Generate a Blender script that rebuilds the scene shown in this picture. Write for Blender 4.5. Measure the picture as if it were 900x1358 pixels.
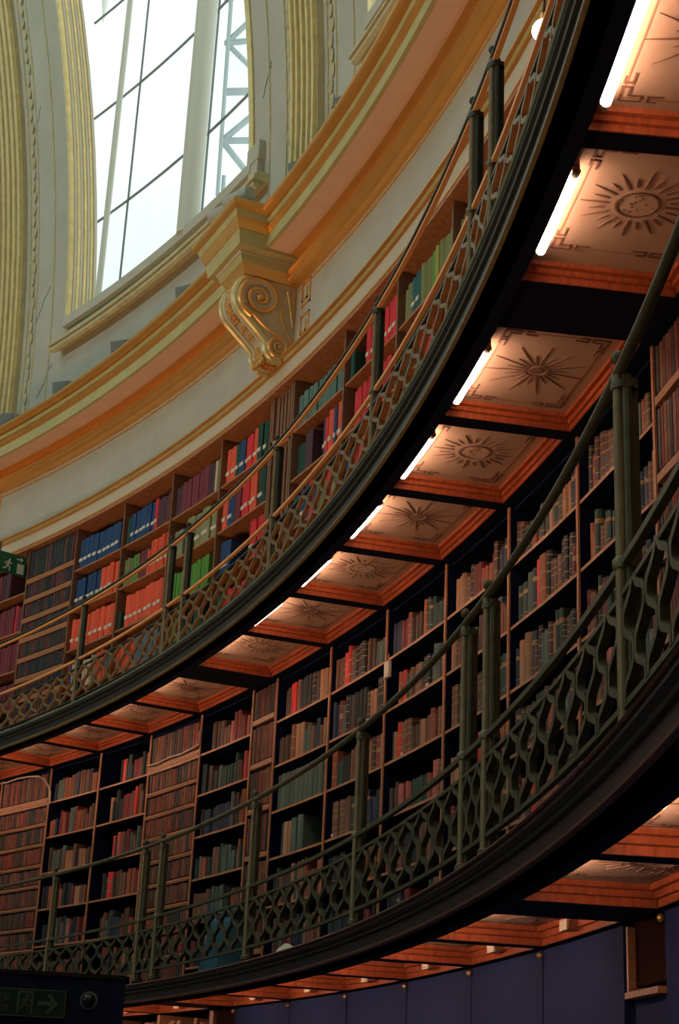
import bpy, bmesh, math, random
from mathutils import Vector, Matrix
random.seed(7)
sc = bpy.context.scene
COL = sc.collection
for o in list(bpy.data.objects): bpy.data.objects.remove(o)

# ------------------------------------------------------------------ camera
CAM = Vector((16.3810617, -11.4495044, 1.6))
YAW, PIT, ROL, FPX = 1.123817, 0.3666477, 0.04564, 2112.858
F = Vector((math.cos(PIT)*math.cos(YAW), math.cos(PIT)*math.sin(YAW), math.sin(PIT)))
R0 = Vector((math.sin(YAW), -math.cos(YAW), 0)); U0 = R0.cross(F)
RV = R0*math.cos(ROL) + U0*math.sin(ROL); UV = -R0*math.sin(ROL) + U0*math.cos(ROL)
cd = bpy.data.cameras.new('camera'); cam = bpy.data.objects.new('camera', cd); COL.objects.link(cam)
cam.matrix_world = Matrix(((RV.x,UV.x,-F.x,CAM.x),(RV.y,UV.y,-F.y,CAM.y),(RV.z,UV.z,-F.z,CAM.z),(0,0,0,1)))
cd.sensor_fit = 'VERTICAL'; cd.sensor_height = 36.0; cd.lens = FPX/1358*36.0
cd.clip_start = 0.05; cd.clip_end = 500
sc.camera = cam
sc.view_settings.view_transform = 'Standard'; sc.view_settings.look = 'None'
sc.view_settings.gamma = 1; sc.view_settings.use_curve_mapping = False
sc.view_settings.exposure = 0.0

# ------------------------------------------------------------------ world: bright overcast sky
wd = bpy.data.worlds.new('overcast_sky'); sc.world = wd; wd.use_nodes = True
wn = wd.node_tree; wn.nodes.clear()
wo = wn.nodes.new('ShaderNodeOutputWorld'); wb = wn.nodes.new('ShaderNodeBackground')
wt = wn.nodes.new('ShaderNodeTexCoord'); wz = wn.nodes.new('ShaderNodeTexNoise'); wr = wn.nodes.new('ShaderNodeValToRGB')
wz.inputs['Scale'].default_value = 3.0; wz.inputs['Detail'].default_value = 4
wr.color_ramp.elements[0].position = .35; wr.color_ramp.elements[0].color = (.70,.80,.84,1)
wr.color_ramp.elements[1].position = .62; wr.color_ramp.elements[1].color = (.90,.96,.93,1)
wn.links.new(wt.outputs['Generated'], wz.inputs['Vector']); wn.links.new(wz.outputs['Fac'], wr.inputs['Fac'])
wn.links.new(wr.outputs['Color'], wb.inputs['Color']); wb.inputs['Strength'].default_value = 1.4
wn.links.new(wb.outputs[0], wo.inputs[0])

# ------------------------------------------------------------------ cylindrical helpers
def P(R, phi, z):
    a = math.radians(phi); return Vector((R*math.cos(a), -R*math.sin(a), z))
def rotz(phi): return math.radians(-(90+phi))       # local x = along the wall, y = outward

# daylight: oculus of the dome and the tall windows around the room
def area(name, loc, target, sx, sy, power, col, shape='RECTANGLE', spread=180):
    ld = bpy.data.lights.new(name, 'AREA'); ld.shape = shape; ld.size = sx
    if shape == 'RECTANGLE': ld.size_y = sy
    ld.energy = power; ld.color = col; ld.spread = math.radians(spread)
    o = bpy.data.objects.new(name, ld); COL.objects.link(o); o.location = loc
    o.rotation_euler = (Vector(target)-Vector(loc)).to_track_quat('-Z','Y').to_euler()
    return o
SKYC = (.86,.98,1.0)
area('oculus_daylight', (0,0,27.0), (0,0,0), 12, 12, 1150, (.62,.85,1.0), 'DISK')
for k in range(8):
    ph = 99+18*(k+.5)+9
    area('window_daylight', P(20.3,ph,13.2), P(0,ph,20.0), 3.6, 6.5, 400, (.80,1,.93), spread=75)
# unseen warm uplights, added to light the cornice from below
for ph in (-22,-6,8,24,44):
    q = P(15.2,ph,.9); area('warm_uplight', q, P(18.5,ph,9.5), 2.4, 1.6, 52, (1,.58,.29), spread=100)

# ------------------------------------------------------------------ materials
def mat(name, col, rough=.5, metal=0., var=0., noise=0., nscale=8., bump=0., emis=None, es=0., spec=.5, stretch=None):
    m = bpy.data.materials.new(name); m.use_nodes = True; nt = m.node_tree; b = nt.nodes['Principled BSDF']
    b.inputs['Roughness'].default_value = rough; b.inputs['Metallic'].default_value = metal
    b.inputs['Specular IOR Level'].default_value = spec
    c4 = (*col, 1); b.inputs['Base Color'].default_value = c4
    src = None
    if noise:
        tc = nt.nodes.new('ShaderNodeTexCoord'); n = nt.nodes.new('ShaderNodeTexNoise')
        n.inputs['Scale'].default_value = nscale; n.inputs['Detail'].default_value = 5
        if stretch:
            mp = nt.nodes.new('ShaderNodeMapping'); mp.inputs['Scale'].default_value = stretch
            nt.links.new(tc.outputs['Object'], mp.inputs['Vector']); nt.links.new(mp.outputs[0], n.inputs['Vector'])
        else: nt.links.new(tc.outputs['Object'], n.inputs['Vector'])
        rp = nt.nodes.new('ShaderNodeValToRGB')
        rp.color_ramp.elements[0].position = .3; rp.color_ramp.elements[1].position = .7
        rp.color_ramp.elements[0].color = (*[x*(1-noise) for x in col],1)
        rp.color_ramp.elements[1].color = (*[min(1,x*(1+noise)) for x in col],1)
        nt.links.new(n.outputs['Fac'], rp.inputs['Fac']); src = rp.outputs['Color']
        if bump:
            bp = nt.nodes.new('ShaderNodeBump'); bp.inputs['Strength'].default_value = bump; bp.inputs['Distance'].default_value = .01
            nt.links.new(n.outputs['Fac'], bp.inputs['Height']); nt.links.new(bp.outputs[0], b.inputs['Normal'])
    if var:
        oi = nt.nodes.new('ShaderNodeObjectInfo'); hs = nt.nodes.new('ShaderNodeHueSaturation')
        mr = nt.nodes.new('ShaderNodeMapRange'); mr.inputs['To Min'].default_value = 1-var; mr.inputs['To Max'].default_value = 1+var
        nt.links.new(oi.outputs['Random'], mr.inputs['Value']); nt.links.new(mr.outputs[0], hs.inputs['Value'])
        if src: nt.links.new(src, hs.inputs['Color'])
        else: hs.inputs['Color'].default_value = c4
        src = hs.outputs['Color']
    if src: nt.links.new(src, b.inputs['Base Color'])
    if emis: b.inputs['Emission Color'].default_value = (*emis,1); b.inputs['Emission Strength'].default_value = es
    return m
M = {}
M['plaster'] = mat('plaster_grey', (.48,.465,.375), .85, noise=.06, nscale=3, bump=.1)
M['dome'] = mat('plaster_dome', (.45,.44,.365), .85, noise=.08, nscale=2, bump=.1)
M['cream'] = mat('cream_band', (.62,.55,.42), .6)
M['pink'] = mat('pink_soffit', (.78,.53,.41), .8, noise=.04, nscale=4)
M['ochre'] = mat('ochre_band', (.50,.45,.20), .6, noise=.08, nscale=5)
M['gold'] = mat('gilding', (.90,.49,.15), .35, metal=.65, noise=.05, nscale=5)
M['gold2'] = mat('pale_gilding', (.76,.62,.28), .4, metal=.35, noise=.12, nscale=9)
M['softgold'] = mat('old_gold_paint', (.55,.47,.27), .5, metal=.2, noise=.12, nscale=9)
M['wood'] = mat('mahogany', (.40,.085,.028), .38, noise=.28, nscale=6, stretch=(8,8,1.2), bump=.1)
M['wood2'] = mat('shelf_wood', (.44,.18,.08), .45, noise=.25, nscale=7, stretch=(3,3,10), bump=.1)
M['wood3'] = mat('pilaster_wood', (.24,.11,.055), .5, noise=.25, nscale=7, stretch=(10,10,2))
M['darkwood'] = mat('shadow_wood', (.004,.008,.030), .7, spec=.2)  # soffit shade put into the colour; the partition is really this dark
M['navy'] = mat('shaded_cabinet_interior', (.004,.010,.036), .9, spec=.1)  # near-black blue of the shelf shade, put into the colour
M['navypanel'] = mat('navy_fabric_panel', (.004,.014,.085), .9, noise=.12, nscale=30, bump=.2)
M['iron'] = mat('bronze_green_iron', (.25,.18,.085), .45, metal=.35, noise=.2, nscale=20)
M['iron_dk'] = mat('dark_green_iron', (.04,.046,.034), .42, metal=.3, noise=.2, nscale=20)
M['fascia'] = mat('gallery_fascia_paint', (.014,.018,.024), .4, noise=.2, nscale=12)
M['lip'] = mat('worn_green_edge', (.22,.30,.23), .4, metal=.3)
M['lamplit'] = mat('lamplit_rail', (.92,.42,.15), .45, metal=.15)  # warm lamplight on the upper rails, put into their colour
M['lattice'] = mat('dull_iron_lattice', (.105,.098,.055), .5, metal=.3, noise=.2, nscale=20)
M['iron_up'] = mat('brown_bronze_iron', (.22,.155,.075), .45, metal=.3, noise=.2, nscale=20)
M['redlip'] = mat('worn_red_edge', (.13,.045,.03), .5)
M['panel'] = mat('painted_coffer', (.50,.30,.195), .8, noise=.05, nscale=10)
M['ink'] = mat('sepia_paint', (.21,.095,.06), .7)
M['inkline'] = mat('red_brown_line', (.36,.15,.09), .7)
M['tube'] = mat('fluorescent_tube', (1,1,1), .5, emis=(1,.68,.49), es=24)
M['latside'] = mat('lit_lattice_sides', (.50,.22,.08), .5, metal=.2)  # warm light on the bar sides, put into their colour
M['bulb'] = mat('lit_bulb', (1,1,1), .5, emis=(1,.72,.52), es=22)
M['cap'] = mat('tube_cap', (.55,.35,.2), .4, metal=.5)
M['grey'] = mat('floodlight_grey', (.12,.13,.12), .5)
M['camgrey'] = mat('camera_housing_grey', (.42,.42,.36), .45)
M['black'] = mat('black_plastic', (.01,.012,.016), .2)
M['white'] = mat('white_steel', (.80,.82,.76), .5)
M['mull'] = mat('cream_mullion', (.58,.58,.48), .5)
M['bars'] = mat('glazing_bar', (.16,.19,.19), .5)
M['truss'] = mat('pale_roof_steel', (.42,.50,.52), .6)
M['floor'] = mat('room_floor', (.08,.06,.05), .7, noise=.2, nscale=3)
M['paper'] = mat('paper_white', (.75,.68,.55), .8)
M['teal'] = mat('teal_cloth', (.02,.10,.14), .8, noise=.2)
M['cable'] = mat('pale_cable', (.55,.42,.30), .6)
M['signgreen'] = mat('sign_green', (.005,.13,.06), .4)
M['signdark'] = mat('sign_dark_green', (.004,.020,.016), .4)
M['signpale'] = mat('sign_pale_green', (.055,.085,.045), .5)
M['signwhite'] = mat('sign_white', (.72,.78,.66), .5)
M['brk'] = mat('dark_red_panel', (.04,.012,.010), .95, spec=.05)
M['console'] = mat('stone_gold_paint', (.60,.50,.33), .6, metal=.1, noise=.1, nscale=12)
M['knob'] = mat('brass_knob', (.6,.35,.12), .35, metal=.7)
M['lampbox'] = mat('small_lamp_face', (.75,.6,.45), .5)
# glass
g = bpy.data.materials.new('window_glass'); g.use_nodes = True; nt = g.node_tree; nt.nodes.clear()
o_ = nt.nodes.new('ShaderNodeOutputMaterial'); mx = nt.nodes.new('ShaderNodeMixShader'); tr = nt.nodes.new('ShaderNodeBsdfTransparent')
gl = nt.nodes.new('ShaderNodeBsdfGlossy'); gl.inputs['Roughness'].default_value = .03; mx.inputs[0].default_value = .06
tr.inputs['Color'].default_value = (.97,.99,.97,1)
nt.links.new(tr.outputs[0], mx.inputs[1]); nt.links.new(gl.outputs[0], mx.inputs[2]); nt.links.new(mx.outputs[0], o_.inputs[0]); M['glass'] = g

# book cloth / leather; bands run across the spine by generated coordinate z
def book_mat(name, col, bands=None, bandcol=(.45,.28,.09), rough=.6, var=.3):
    m = mat(name, col, rough, var=var); nt = m.node_tree; b = nt.nodes['Principled BSDF']
    if bands:
        src = b.inputs['Base Color'].links[0].from_socket
        tc = nt.nodes.new('ShaderNodeTexCoord'); sp = nt.nodes.new('ShaderNodeSeparateXYZ'); rp = nt.nodes.new('ShaderNodeValToRGB')
        rp.color_ramp.interpolation = 'CONSTANT'; els = rp.color_ramp.elements
        els[0].position = 0; els[0].color = (0,0,0,1); els[1].position = bands[0][0]; els[1].color = (1,1,1,1)
        e = els.new(bands[0][1]); e.color = (0,0,0,1)
        for a, c in bands[1:]:
            e = els.new(a); e.color = (1,1,1,1); e = els.new(c); e.color = (0,0,0,1)
        mxx = nt.nodes.new('ShaderNodeMix'); mxx.data_type = 'RGBA'; mxx.inputs['B'].default_value = (*bandcol,1)
        nt.links.new(tc.outputs['Generated'], sp.inputs[0]); nt.links.new(sp.outputs['Z'], rp.inputs['Fac'])
        nt.links.new(rp.outputs['Color'], mxx.inputs['Factor']); nt.links.new(src, mxx.inputs['A'])
        nt.links.new(mxx.outputs['Result'], b.inputs['Base Color'])
    return m
GB = [(.10,.12),(.26,.28),(.56,.59),(.74,.76),(.90,.92)]
PAL = {
 'orange red':('cloth',(.86,.10,.035),None), 'scarlet':('cloth',(.72,.02,.03),None), 'blue':('cloth',(.012,.055,.17),None),
 'dark green':('cloth',(.006,.06,.035),None), 'bright green':('cloth',(.10,.30,.03),None), 'olive':('cloth',(.20,.21,.07),None),
 'khaki':('cloth',(.30,.28,.13),None), 'maroon':('cloth',(.20,.025,.04),None), 'purple brown':('cloth',(.09,.03,.045),None),
 'teal grey':('cloth',(.10,.19,.16),None), 'cream':('cloth',(.72,.55,.35),None), 'grey blue':('cloth',(.12,.17,.22),None), 'dark teal':('cloth',(.01,.10,.10),None),
 'yellow green':('cloth',(.38,.34,.05),None),
 'tan leather':('leather',(.42,.20,.10),GB), 'brown leather':('leather',(.20,.085,.045),GB), 'dark brown leather':('leather',(.085,.04,.025),GB),
 'chestnut leather':('leather',(.32,.08,.03),[(.3,.33),(.62,.65)]), 'black leather':('leather',(.018,.018,.02),GB), 'oxblood leather':('leather',(.22,.025,.025),[(.18,.2),(.5,.64),(.85,.87)]),
 'dark green leather':('leather',(.02,.055,.04),[(.2,.22),(.7,.8)]), 'navy leather':('leather',(.02,.03,.07),[(.2,.22),(.7,.8)]),
 'bright red':('leather',(.70,.03,.02),[(.25,.3),(.6,.66)]), 'grey green':('leather',(.09,.13,.10),None), 'dusty pink':('leather',(.45,.12,.10),[(.6,.7)]),
 'white tagged black':('leather',(.02,.02,.025),[(.05,.11),(.86,.94)]),
}
BM = {k: book_mat(k.replace(' ','_'), v[1], v[2], (.62,.58,.48) if 'tagged' in k else (.40,.22,.08), .55 if v[0]=='leather' else .65, .28 if v[0]=='leather' else .12) for k, v in PAL.items()}

# ------------------------------------------------------------------ mesh helpers
def mesh(name, vs, fs, m, smooth=False):
    me = bpy.data.meshes.new(name); me.from_pydata([tuple(v) for v in vs], [], fs); me.update()
    ms = m if isinstance(m, (list,tuple)) else [m]
    for q in ms: me.materials.append(q)
    bm = bmesh.new(); bm.from_mesh(me); bmesh.ops.recalc_face_normals(bm, faces=bm.faces); bm.to_mesh(me); bm.free()
    if smooth:
        for p in me.polygons: p.use_smooth = True
        try: me.set_sharp_from_angle(angle=math.radians(38))
        except Exception: pass
    return me
class MB:
    def __init__(s): s.v=[]; s.f=[]
    def add(s, vs, fs):
        n=len(s.v); s.v += [Vector(v) for v in vs]; s.f += [tuple(i+n for i in f) for f in fs]; return s
    def box(s, x0,x1,y0,y1,z0,z1, T=None):
        vs=[Vector((x,y,z)) for x in (x0,x1) for y in (y0,y1) for z in (z0,z1)]
        if T: vs=[T(v) if callable(T) else T@v for v in vs]
        return s.add(vs, [(0,1,3,2),(4,6,7,5),(0,4,5,1),(2,3,7,6),(0,2,6,4),(1,5,7,3)])
    def tube(s, pts, r, n=8, caps=True, closed=False):
        pts=[Vector(p) for p in pts]; rs = r if isinstance(r,(list,tuple)) else [r]*len(pts)
        b=len(s.v); up=Vector((0,0,1)); N=len(pts)
        prev=None
        for i,p in enumerate(pts):
            if closed: d=pts[(i+1)%N]-pts[i-1]
            else: d=pts[min(i+1,N-1)]-pts[max(i-1,0)]
            d.normalize()
            a = prev if prev is not None else (Vector((0,0,1)) if abs(d.z)<.9 else Vector((1,0,0)))
            u=(a-d*a.dot(d)); 
            if u.length<1e-6: u=d.orthogonal()
            u.normalize(); w=d.cross(u); prev=u
            for k in range(n):
                t=2*math.pi*k/n; s.v.append(p+(u*math.cos(t)+w*math.sin(t))*rs[i])
        rng = N if closed else N-1
        for i in range(rng):
            for k in range(n):
                a0=b+i*n+k; a1=b+i*n+(k+1)%n; c0=b+((i+1)%N)*n+k; c1=b+((i+1)%N)*n+(k+1)%n
                s.f.append((a0,a1,c1,c0))
        if caps and not closed:
            s.f.append(tuple(b+k for k in range(n))[::-1]); s.f.append(tuple(b+(N-1)*n+k for k in range(n)))
        return s
    def sphere(s, c, r, nu=10, nv=7, sc3=(1,1,1), T=None):
        c=Vector(c); b=len(s.v); vs=[]
        for j in range(nv+1):
            th=math.pi*j/nv
            for i in range(nu):
                a=2*math.pi*i/nu
                v=c+Vector((r*sc3[0]*math.sin(th)*math.cos(a), r*sc3[1]*math.sin(th)*math.sin(a), r*sc3[2]*math.cos(th)))
                vs.append(T(v) if T else v)
        fs=[]
        for j in range(nv):
            for i in range(nu):
                fs.append((j*nu+i,j*nu+(i+1)%nu,(j+1)*nu+(i+1)%nu,(j+1)*nu+i))
        return s.add(vs,fs)
    def lathe(s, prof, p0, p1, step=1.0, closed=True):
        """profile of (R,z) swept about the room's axis from angle p0 to p1"""
        n=max(1,int(round((p1-p0)/step))); b=len(s.v); K=len(prof)
        for i in range(n+1):
            ph=p0+(p1-p0)*i/n
            for R,z in prof: s.v.append(P(R,ph,z))
        rr = K if closed else K-1
        for i in range(n):
            for k in range(rr):
                k2=(k+1)%K
                s.f.append((b+i*K+k,b+i*K+k2,b+(i+1)*K+k2,b+(i+1)*K+k))
        if closed:
            s.f.append(tuple(b+k for k in range(K))); s.f.append(tuple(b+n*K+k for k in range(K))[::-1])
        return s
    def mk(s, name, m, smooth=False): return mesh(name, s.v, s.f, m, smooth)
    def prism(s, poly, x0, x1, T=None):
        """polygon of (y,z) extruded along x"""
        K=len(poly); vs=[Vector((x0,y,z)) for y,z in poly]+[Vector((x1,y,z)) for y,z in poly]
        if T: vs=[T(v) for v in vs]
        return s.add(vs, [tuple(range(K)), tuple(range(2*K-1,K-1,-1))]+[(i,(i+1)%K,K+(i+1)%K,K+i) for i in range(K)])
def link(name, me, parent=None, loc=None, rz=0, kind=None):
    o = bpy.data.objects.new(name, me); COL.objects.link(o)
    if loc is not None: o.location = loc
    o.rotation_euler = (0,0,rz)
    if parent:
        o.parent = parent; pm = Matrix.Translation(parent.location) @ Matrix.Rotation(parent.rotation_euler[2],4,'Z')
        if parent.parent: pm = parent.parent.get('_',None) or PM[parent]
        o.matrix_parent_inverse = pm.inverted()
        PM[o] = Matrix.Translation(o.location) @ Matrix.Rotation(rz,4,'Z')
    if kind: o['kind'] = kind
    return o
PM = {}
def local(name, me, parent, loc=(0,0,0)):           # child in its parent's own frame
    o = bpy.data.objects.new(name, me); COL.objects.link(o); o.parent = parent; o.location = loc; return o
def empty(name, loc, label=None, cat=None, group=None, rz=0, kind=None):
    o = bpy.data.objects.new(name, None); o.empty_display_size=.2; COL.objects.link(o); o.location = loc; o.rotation_euler=(0,0,rz)
    tag(o,label,cat,group,kind); return o
def tag(o, label=None, cat=None, group=None, kind=None):
    if label: o['label']=label
    if cat: o['category']=cat
    if group: o['group']=group
    if kind: o['kind']=kind
    return o

# ------------------------------------------------------------------ angles of the room
PIL = 1.2519; CW = (18-PIL)/6
def bnd(bay, k): return bay*18 + PIL/2 + k*CW        # k = 0..6, bay b runs from b*18 to (b+1)*18
BAYS = (-2,-1,0,1)
A0, A1 = -36.0, 36.0
ORD = ['first','second','third','fourth','fifth','sixth','seventh','eighth','ninth','tenth','eleventh','twelfth','thirteenth','fourteenth','fifteenth','sixteenth','seventeenth','eighteenth','nineteenth','twentieth','twenty-first','twenty-second','twenty-third','twenty-fourth','twenty-fifth','twenty-sixth']

# ================================================================== SETTING
ground = link('floor', MB().lathe([(0.001,-.2),(22.5,-.2),(22.5,0),(0.001,0)], 0, 360, 6).mk('floor', M['floor']), kind='structure')
w = MB().lathe([(21.75,0),(22.4,0),(22.4,9.0),(21.75,9.0)], A0, A1, 2).mk('wall', M['plaster'])
link('wall_behind_bookcases', w, kind='structure')
# rest of the rotunda, out of frame, closes the room
w = MB().lathe([(21.3,0),(22.4,0),(22.4,9.0),(21.3,9.0)], A1, 360+A0, 4)
link('wall_far_side', w.mk('wall_far', M['wood3']), kind='structure')
def RD(z): return math.sqrt(max(0.01, 21.35**2-(z-9.3)**2))
DZ = [8.95+.55*i for i in range(20)]
w = MB()
zz = [9+1.0*i for i in range(20)]
prof = [(RD(z),z) for z in zz]+[(RD(z)+.5,z) for z in zz[::-1]]
w.lathe(prof, A1, 360+A0, 6)
prof = [(RD(z),z) for z in [19.4+.85*i for i in range(11)]]+[(RD(z)+.5,z) for z in [19.4+.85*i for i in range(11)][::-1]]
w.lathe(prof, A0, A1, 4)
link('ceiling', w.mk('dome', M['dome'], True), kind='structure')
w = MB().lathe([(.001,28.0),(12.6,28.0),(12.6,28.3),(.001,28.3)],0,360,10)
link('ceiling_lantern', w.mk('lantern', M['white']), kind='structure')

# ---- drum wall above the cornice with the tall arched windows
WC, WH, WB, WS = 9.45, 5.5, 10.33, 16.2       # centre offset within bay, half width in degrees, sill, springing
def drum(bay):
    c = bay*18+WC; L, Rr = c-WH, c+WH
    a, b = bay*18, (bay+1)*18
    mb = MB()
    def strip(p0,p1,z0,z1,n,th=.32):
        zs=[z0+(z1-z0)*i/n for i in range(n+1)]
        prof=[(RD(z),z) for z in zs]+[(RD(z)+th,z) for z in zs[::-1]]
        mb.lathe(prof,p0,p1,1.2)
    strip(a,L,8.85,19.4,18); strip(Rr,b,8.85,19.4,18); strip(L,Rr,8.85,WB,3)
    # spandrel above the arch
    N=16; K=5; vs=[]; fs=[]
    for side in (0,.32):
        for i in range(N+1):
            t=math.pi*i/N; ph=c-WH*math.cos(t); z0=WS+2.0*math.sin(t)
            for j in range(K+1):
                z=z0+(19.4-z0)*j/K; vs.append(P(RD(z)+side,ph,z))
    S=(N+1)*(K+1)
    for i in range(N):
        for j in range(K):
            q=i*(K+1)+j; fs.append((q,q+1,q+K+2,q+K+1)); fs.append((S+q,S+q+K+1,S+q+K+2,S+q+1))
        q=i*(K+1); fs.append((q,q+K+1,S+q+K+1,S+q))
    mb.add(vs,fs)
    return mb.mk('drum_wall', M['dome'], True)
for i,b in enumerate(BAYS): link('wall_drum', drum(b), kind='structure')

# gilt architrave and reveal round each window opening: stepped ridges following the jamb
def arch_path(c, dw, z0=WB, side=None):
    pts=[]
    if side in (None,-1):
        pts += [(c-WH-dw, z0+(WS-z0)*i/10) for i in range(11)]
    if side is None:
        pts += [(c-(WH+dw)*math.cos(math.pi*i/16), WS+(2.0+dw*.37)*math.sin(math.pi*i/16)) for i in range(1,16)]
    if side in (None,1):
        pts += [(c+WH+dw, WS+(z0-WS)*i/10) for i in range(11)]
    return pts
def arch_tube(mb, c, dw, dR, r, n=6):
    mb.tube([P(RD(z)+dR,ph,z) for ph,z in arch_path(c,dw)], r, n)
for b in BAYS:
    c=b*18+WC
    win=empty('window_%d'%(b+3), P(21.5,c,WB), kind='structure')
    m1=MB(); [arch_tube(m1,c,dw,dR,r) for dw,dR,r in ((.02,-.01,.04),(-.03,.08,.03),(-.06,.165,.028),(-.08,.25,.025))]
    link('gilt_architrave', m1.mk('arch', M['gold2'], True), win)
    m2=MB(); [arch_tube(m2,c,dw,dR,r) for dw,dR,r in ((-.01,.04,.028),(-.04,.12,.026),(-.07,.21,.024),(-.08,.30,.03))]
    link('cream_moulding', m2.mk('arch2', M['cream'], True), win)
    # sill slab, and gilt string under it
    m3=MB().lathe([(21.24,10.22),(21.9,10.22),(21.9,10.34),(21.24,10.34)], c-WH, c+WH+.3,1)
    link('window_sill', m3.mk('sill', M['plaster']), win)
    m4=MB()
    for R,z,r in ((21.22,10.03,.045),(21.21,9.94,.04)): m4.tube([P(R,c-WH-.25+(2*WH+1.25)*i/14,z) for i in range(15)], r, 6)
    m4.lathe([(21.16,9.98),(21.33,9.98),(21.33,10.08),(21.22,10.08)], c-WH-.35, c+WH+1.05,1)
    link('gilt_string_moulding', m4.mk('string', M['softgold'], True), win)
    for sd in (1,):
        mb=MB(); T=P(21.26,c+sd*(WH+.45),10.2)
        mm=Matrix.Translation(T)@Matrix.Rotation(rotz(c+sd*(WH+.55)),4,'Z')
        mb.box(-.13,.13,-.02,.10,.10,.30,mm); mb.box(-.10,.10,-.01,.10,-.10,.10,mm)
        link('jamb_base_block', mb.mk('block', M['plaster']), win)
    # glazing
    G=21.62
    zs=[10.3,11.86,13.55,15.2,16.6,18.2]
    phs=[c-7.5,c-3.95,c+.85,c+6.5]
    gb=MB()
    for z in zs[1:5]: gb.tube([P(G,c-7.5+14*i/12,z) for i in range(13)], .016, 6)
    link('glazing_bar', gb.mk('bar', M['bars'], True), win)
    for ph in phs[1:3]:
        gb=MB().tube([P(G,ph,10.3),P(G,ph,18.2)], .014, 6); link('glazing_bar', gb.mk('bar', M['bars'], True), win)
    for i in range(5):
        for j in range(3):
            gp=MB().lathe([(G-.004,zs[i]),(G+.004,zs[i]),(G+.004,zs[i+1]),(G-.004,zs[i+1])],phs[j],phs[j+1],1.5)
            link('glass_pane', gp.mk('pane', M['glass']), win)
    for ph,r,R in ((c+1.65,.118,21.32),(c-3.65,.036,21.30)):
        mm=MB().tube([P(R,ph,10.3),P(R,ph,14.0),P(R-.02,ph,18.0)], r, 20)
        link('round_mullion', mm.mk('mullion', M['mull'], True), win)

# ---- gilt ribs of the dome
def rib(bay):
    c=bay*18+.45; t=empty('trim_%d'%(bay+3), P(21.3,c,9), kind='structure')
    zs=[8.9+.55*i for i in range(20)]
    def band(name,p0,p1,out,m,sm=False):
        prof=[(RD(z)-out,z) for z in zs]+[(RD(z)+.02,z) for z in zs[::-1]]
        mb=MB().lathe(prof,p0,p1,.5); link(name, mb.mk(name,m,sm), t)
    band('rib_body',c-.72,c+.72,.07,M['softgold'])
    for k,dp in enumerate((-.62,-.32,0,.32,.62)):
        band('gilt_fillet',c+dp-.06,c+dp+.06,.11,M['gold2'])
    for dp in (-.47,-.16,.16,.47): band('pink_flute',c+dp-.07,c+dp+.07,.08,M['cream'])
    for sd in (-1,1):                            # leaf ornament bands at either side
        mb=MB()
        for i in range(58):
            z=8.95+.16*i; R=RD(z)-.015; ph=c+sd*1.2
            mb.sphere((0,0,0),1,6,4,T=lambda v:P(R-v.y*.022, ph+sd*v.x*.10+.05*math.sin(i*2.2), z+v.z*.085))
        link('leaf_ornament', mb.mk('leaf',M['softgold'],True), t, kind='stuff')
        mb=MB()
        for dp in (.95,1.45,2.45): mb.tube([P(RD(z)-.005,c+sd*dp,z) for z in zs],.012,5)
        link('gilt_line', mb.mk('line',M['softgold'],True), t)
for b in BAYS: rib(b)
# hairline cracks in the plaster
def crack(pts): 
    mb=MB().tube([P(RD(z)-.004,ph,z) for ph,z in pts],.006,4); return mb
cr=MB()
for ph,z,s in ((-15.3,11.0,1),(-15.7,13.5,.8),(-14.9,9.9,.7),(-1.9,11.3,.5)):
    pts=[]; 
    for i in range(12): pts.append((ph-.09*i*s+.05*random.uniform(-1,1)-(.4 if i>8 else 0)*0, z-.05*i*s+.03*random.uniform(-1,1)))
    cr.tube([P(RD(q)-.004,p,q) for p,q in pts],.0045,4)
link('trim_8', cr.mk('crack', M['grey']), kind='structure')

# ================================================================== CORNICE
cor=empty('cornice', P(21.28,0,8.6), 'gilt and pink plaster cornice curving round the drum above the upper bookcases', 'cornice')
def ring(name,prof,m,sm=False,a0=A0,a1=A1,step=.75):
    return link(name, MB().lathe(prof,a0,a1,step).mk(name,m,sm), cor)
ring('frieze',[(21.285,7.60),(21.7,7.60),(21.7,8.45),(21.285,8.45)],M['plaster'])
ring('cream_band',[(21.232,7.52),(21.5,7.50),(21.5,7.635),(21.212,7.635)],M['cream'])
ring('gilt_edge',[(21.226,7.512),(21.25,7.505),(21.25,7.528),(21.226,7.528)],M['gold'])
ring('lower_gilt_moulding',[(21.205,7.632),(21.19,7.64),(21.19,7.652),(21.203,7.655),(21.203,7.66),(21.5,7.66),(21.5,7.632)],M['gold'],True)
ring('green_fillet',[(21.192,7.655),(21.178,7.668),(21.30,7.674),(21.30,7.655)],M['ochre'])
ring('lower_gilt_bead',[(21.17,7.67),(21.152,7.678),(21.152,7.69),(21.165,7.698),(21.30,7.70),(21.30,7.67)],M['gold'],True)
ring('thin_gilt_line',[(21.275,8.335),(21.275,8.35),(21.30,8.35),(21.30,8.335)],M['gold'])
MOULD=[(21.217,8.391),(21.19,8.40),(21.168,8.425),(21.172,8.44),(21.188,8.45),(21.172,8.458),(21.150,8.485),(21.155,8.503),(21.175,8.512),(21.218,8.522),(21.214,8.548),(21.18,8.572),(21.140,8.580),(21.121,8.588)]
ring('lower_cornice_moulding',[(21.4,8.39)]+MOULD+[(21.4,8.59)],M['gold'],True)
ring('pink_soffit',[(21.4,8.585),(21.12,8.588),(21.09,8.582),(20.91,8.582),(20.91,8.61),(21.4,8.61)],M['pink'])
ring('ochre_face',[(20.885,8.578),(20.897,8.705),(21.4,8.705),(21.4,8.60),(20.92,8.60),(20.92,8.578)],M['ochre'])
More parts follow.
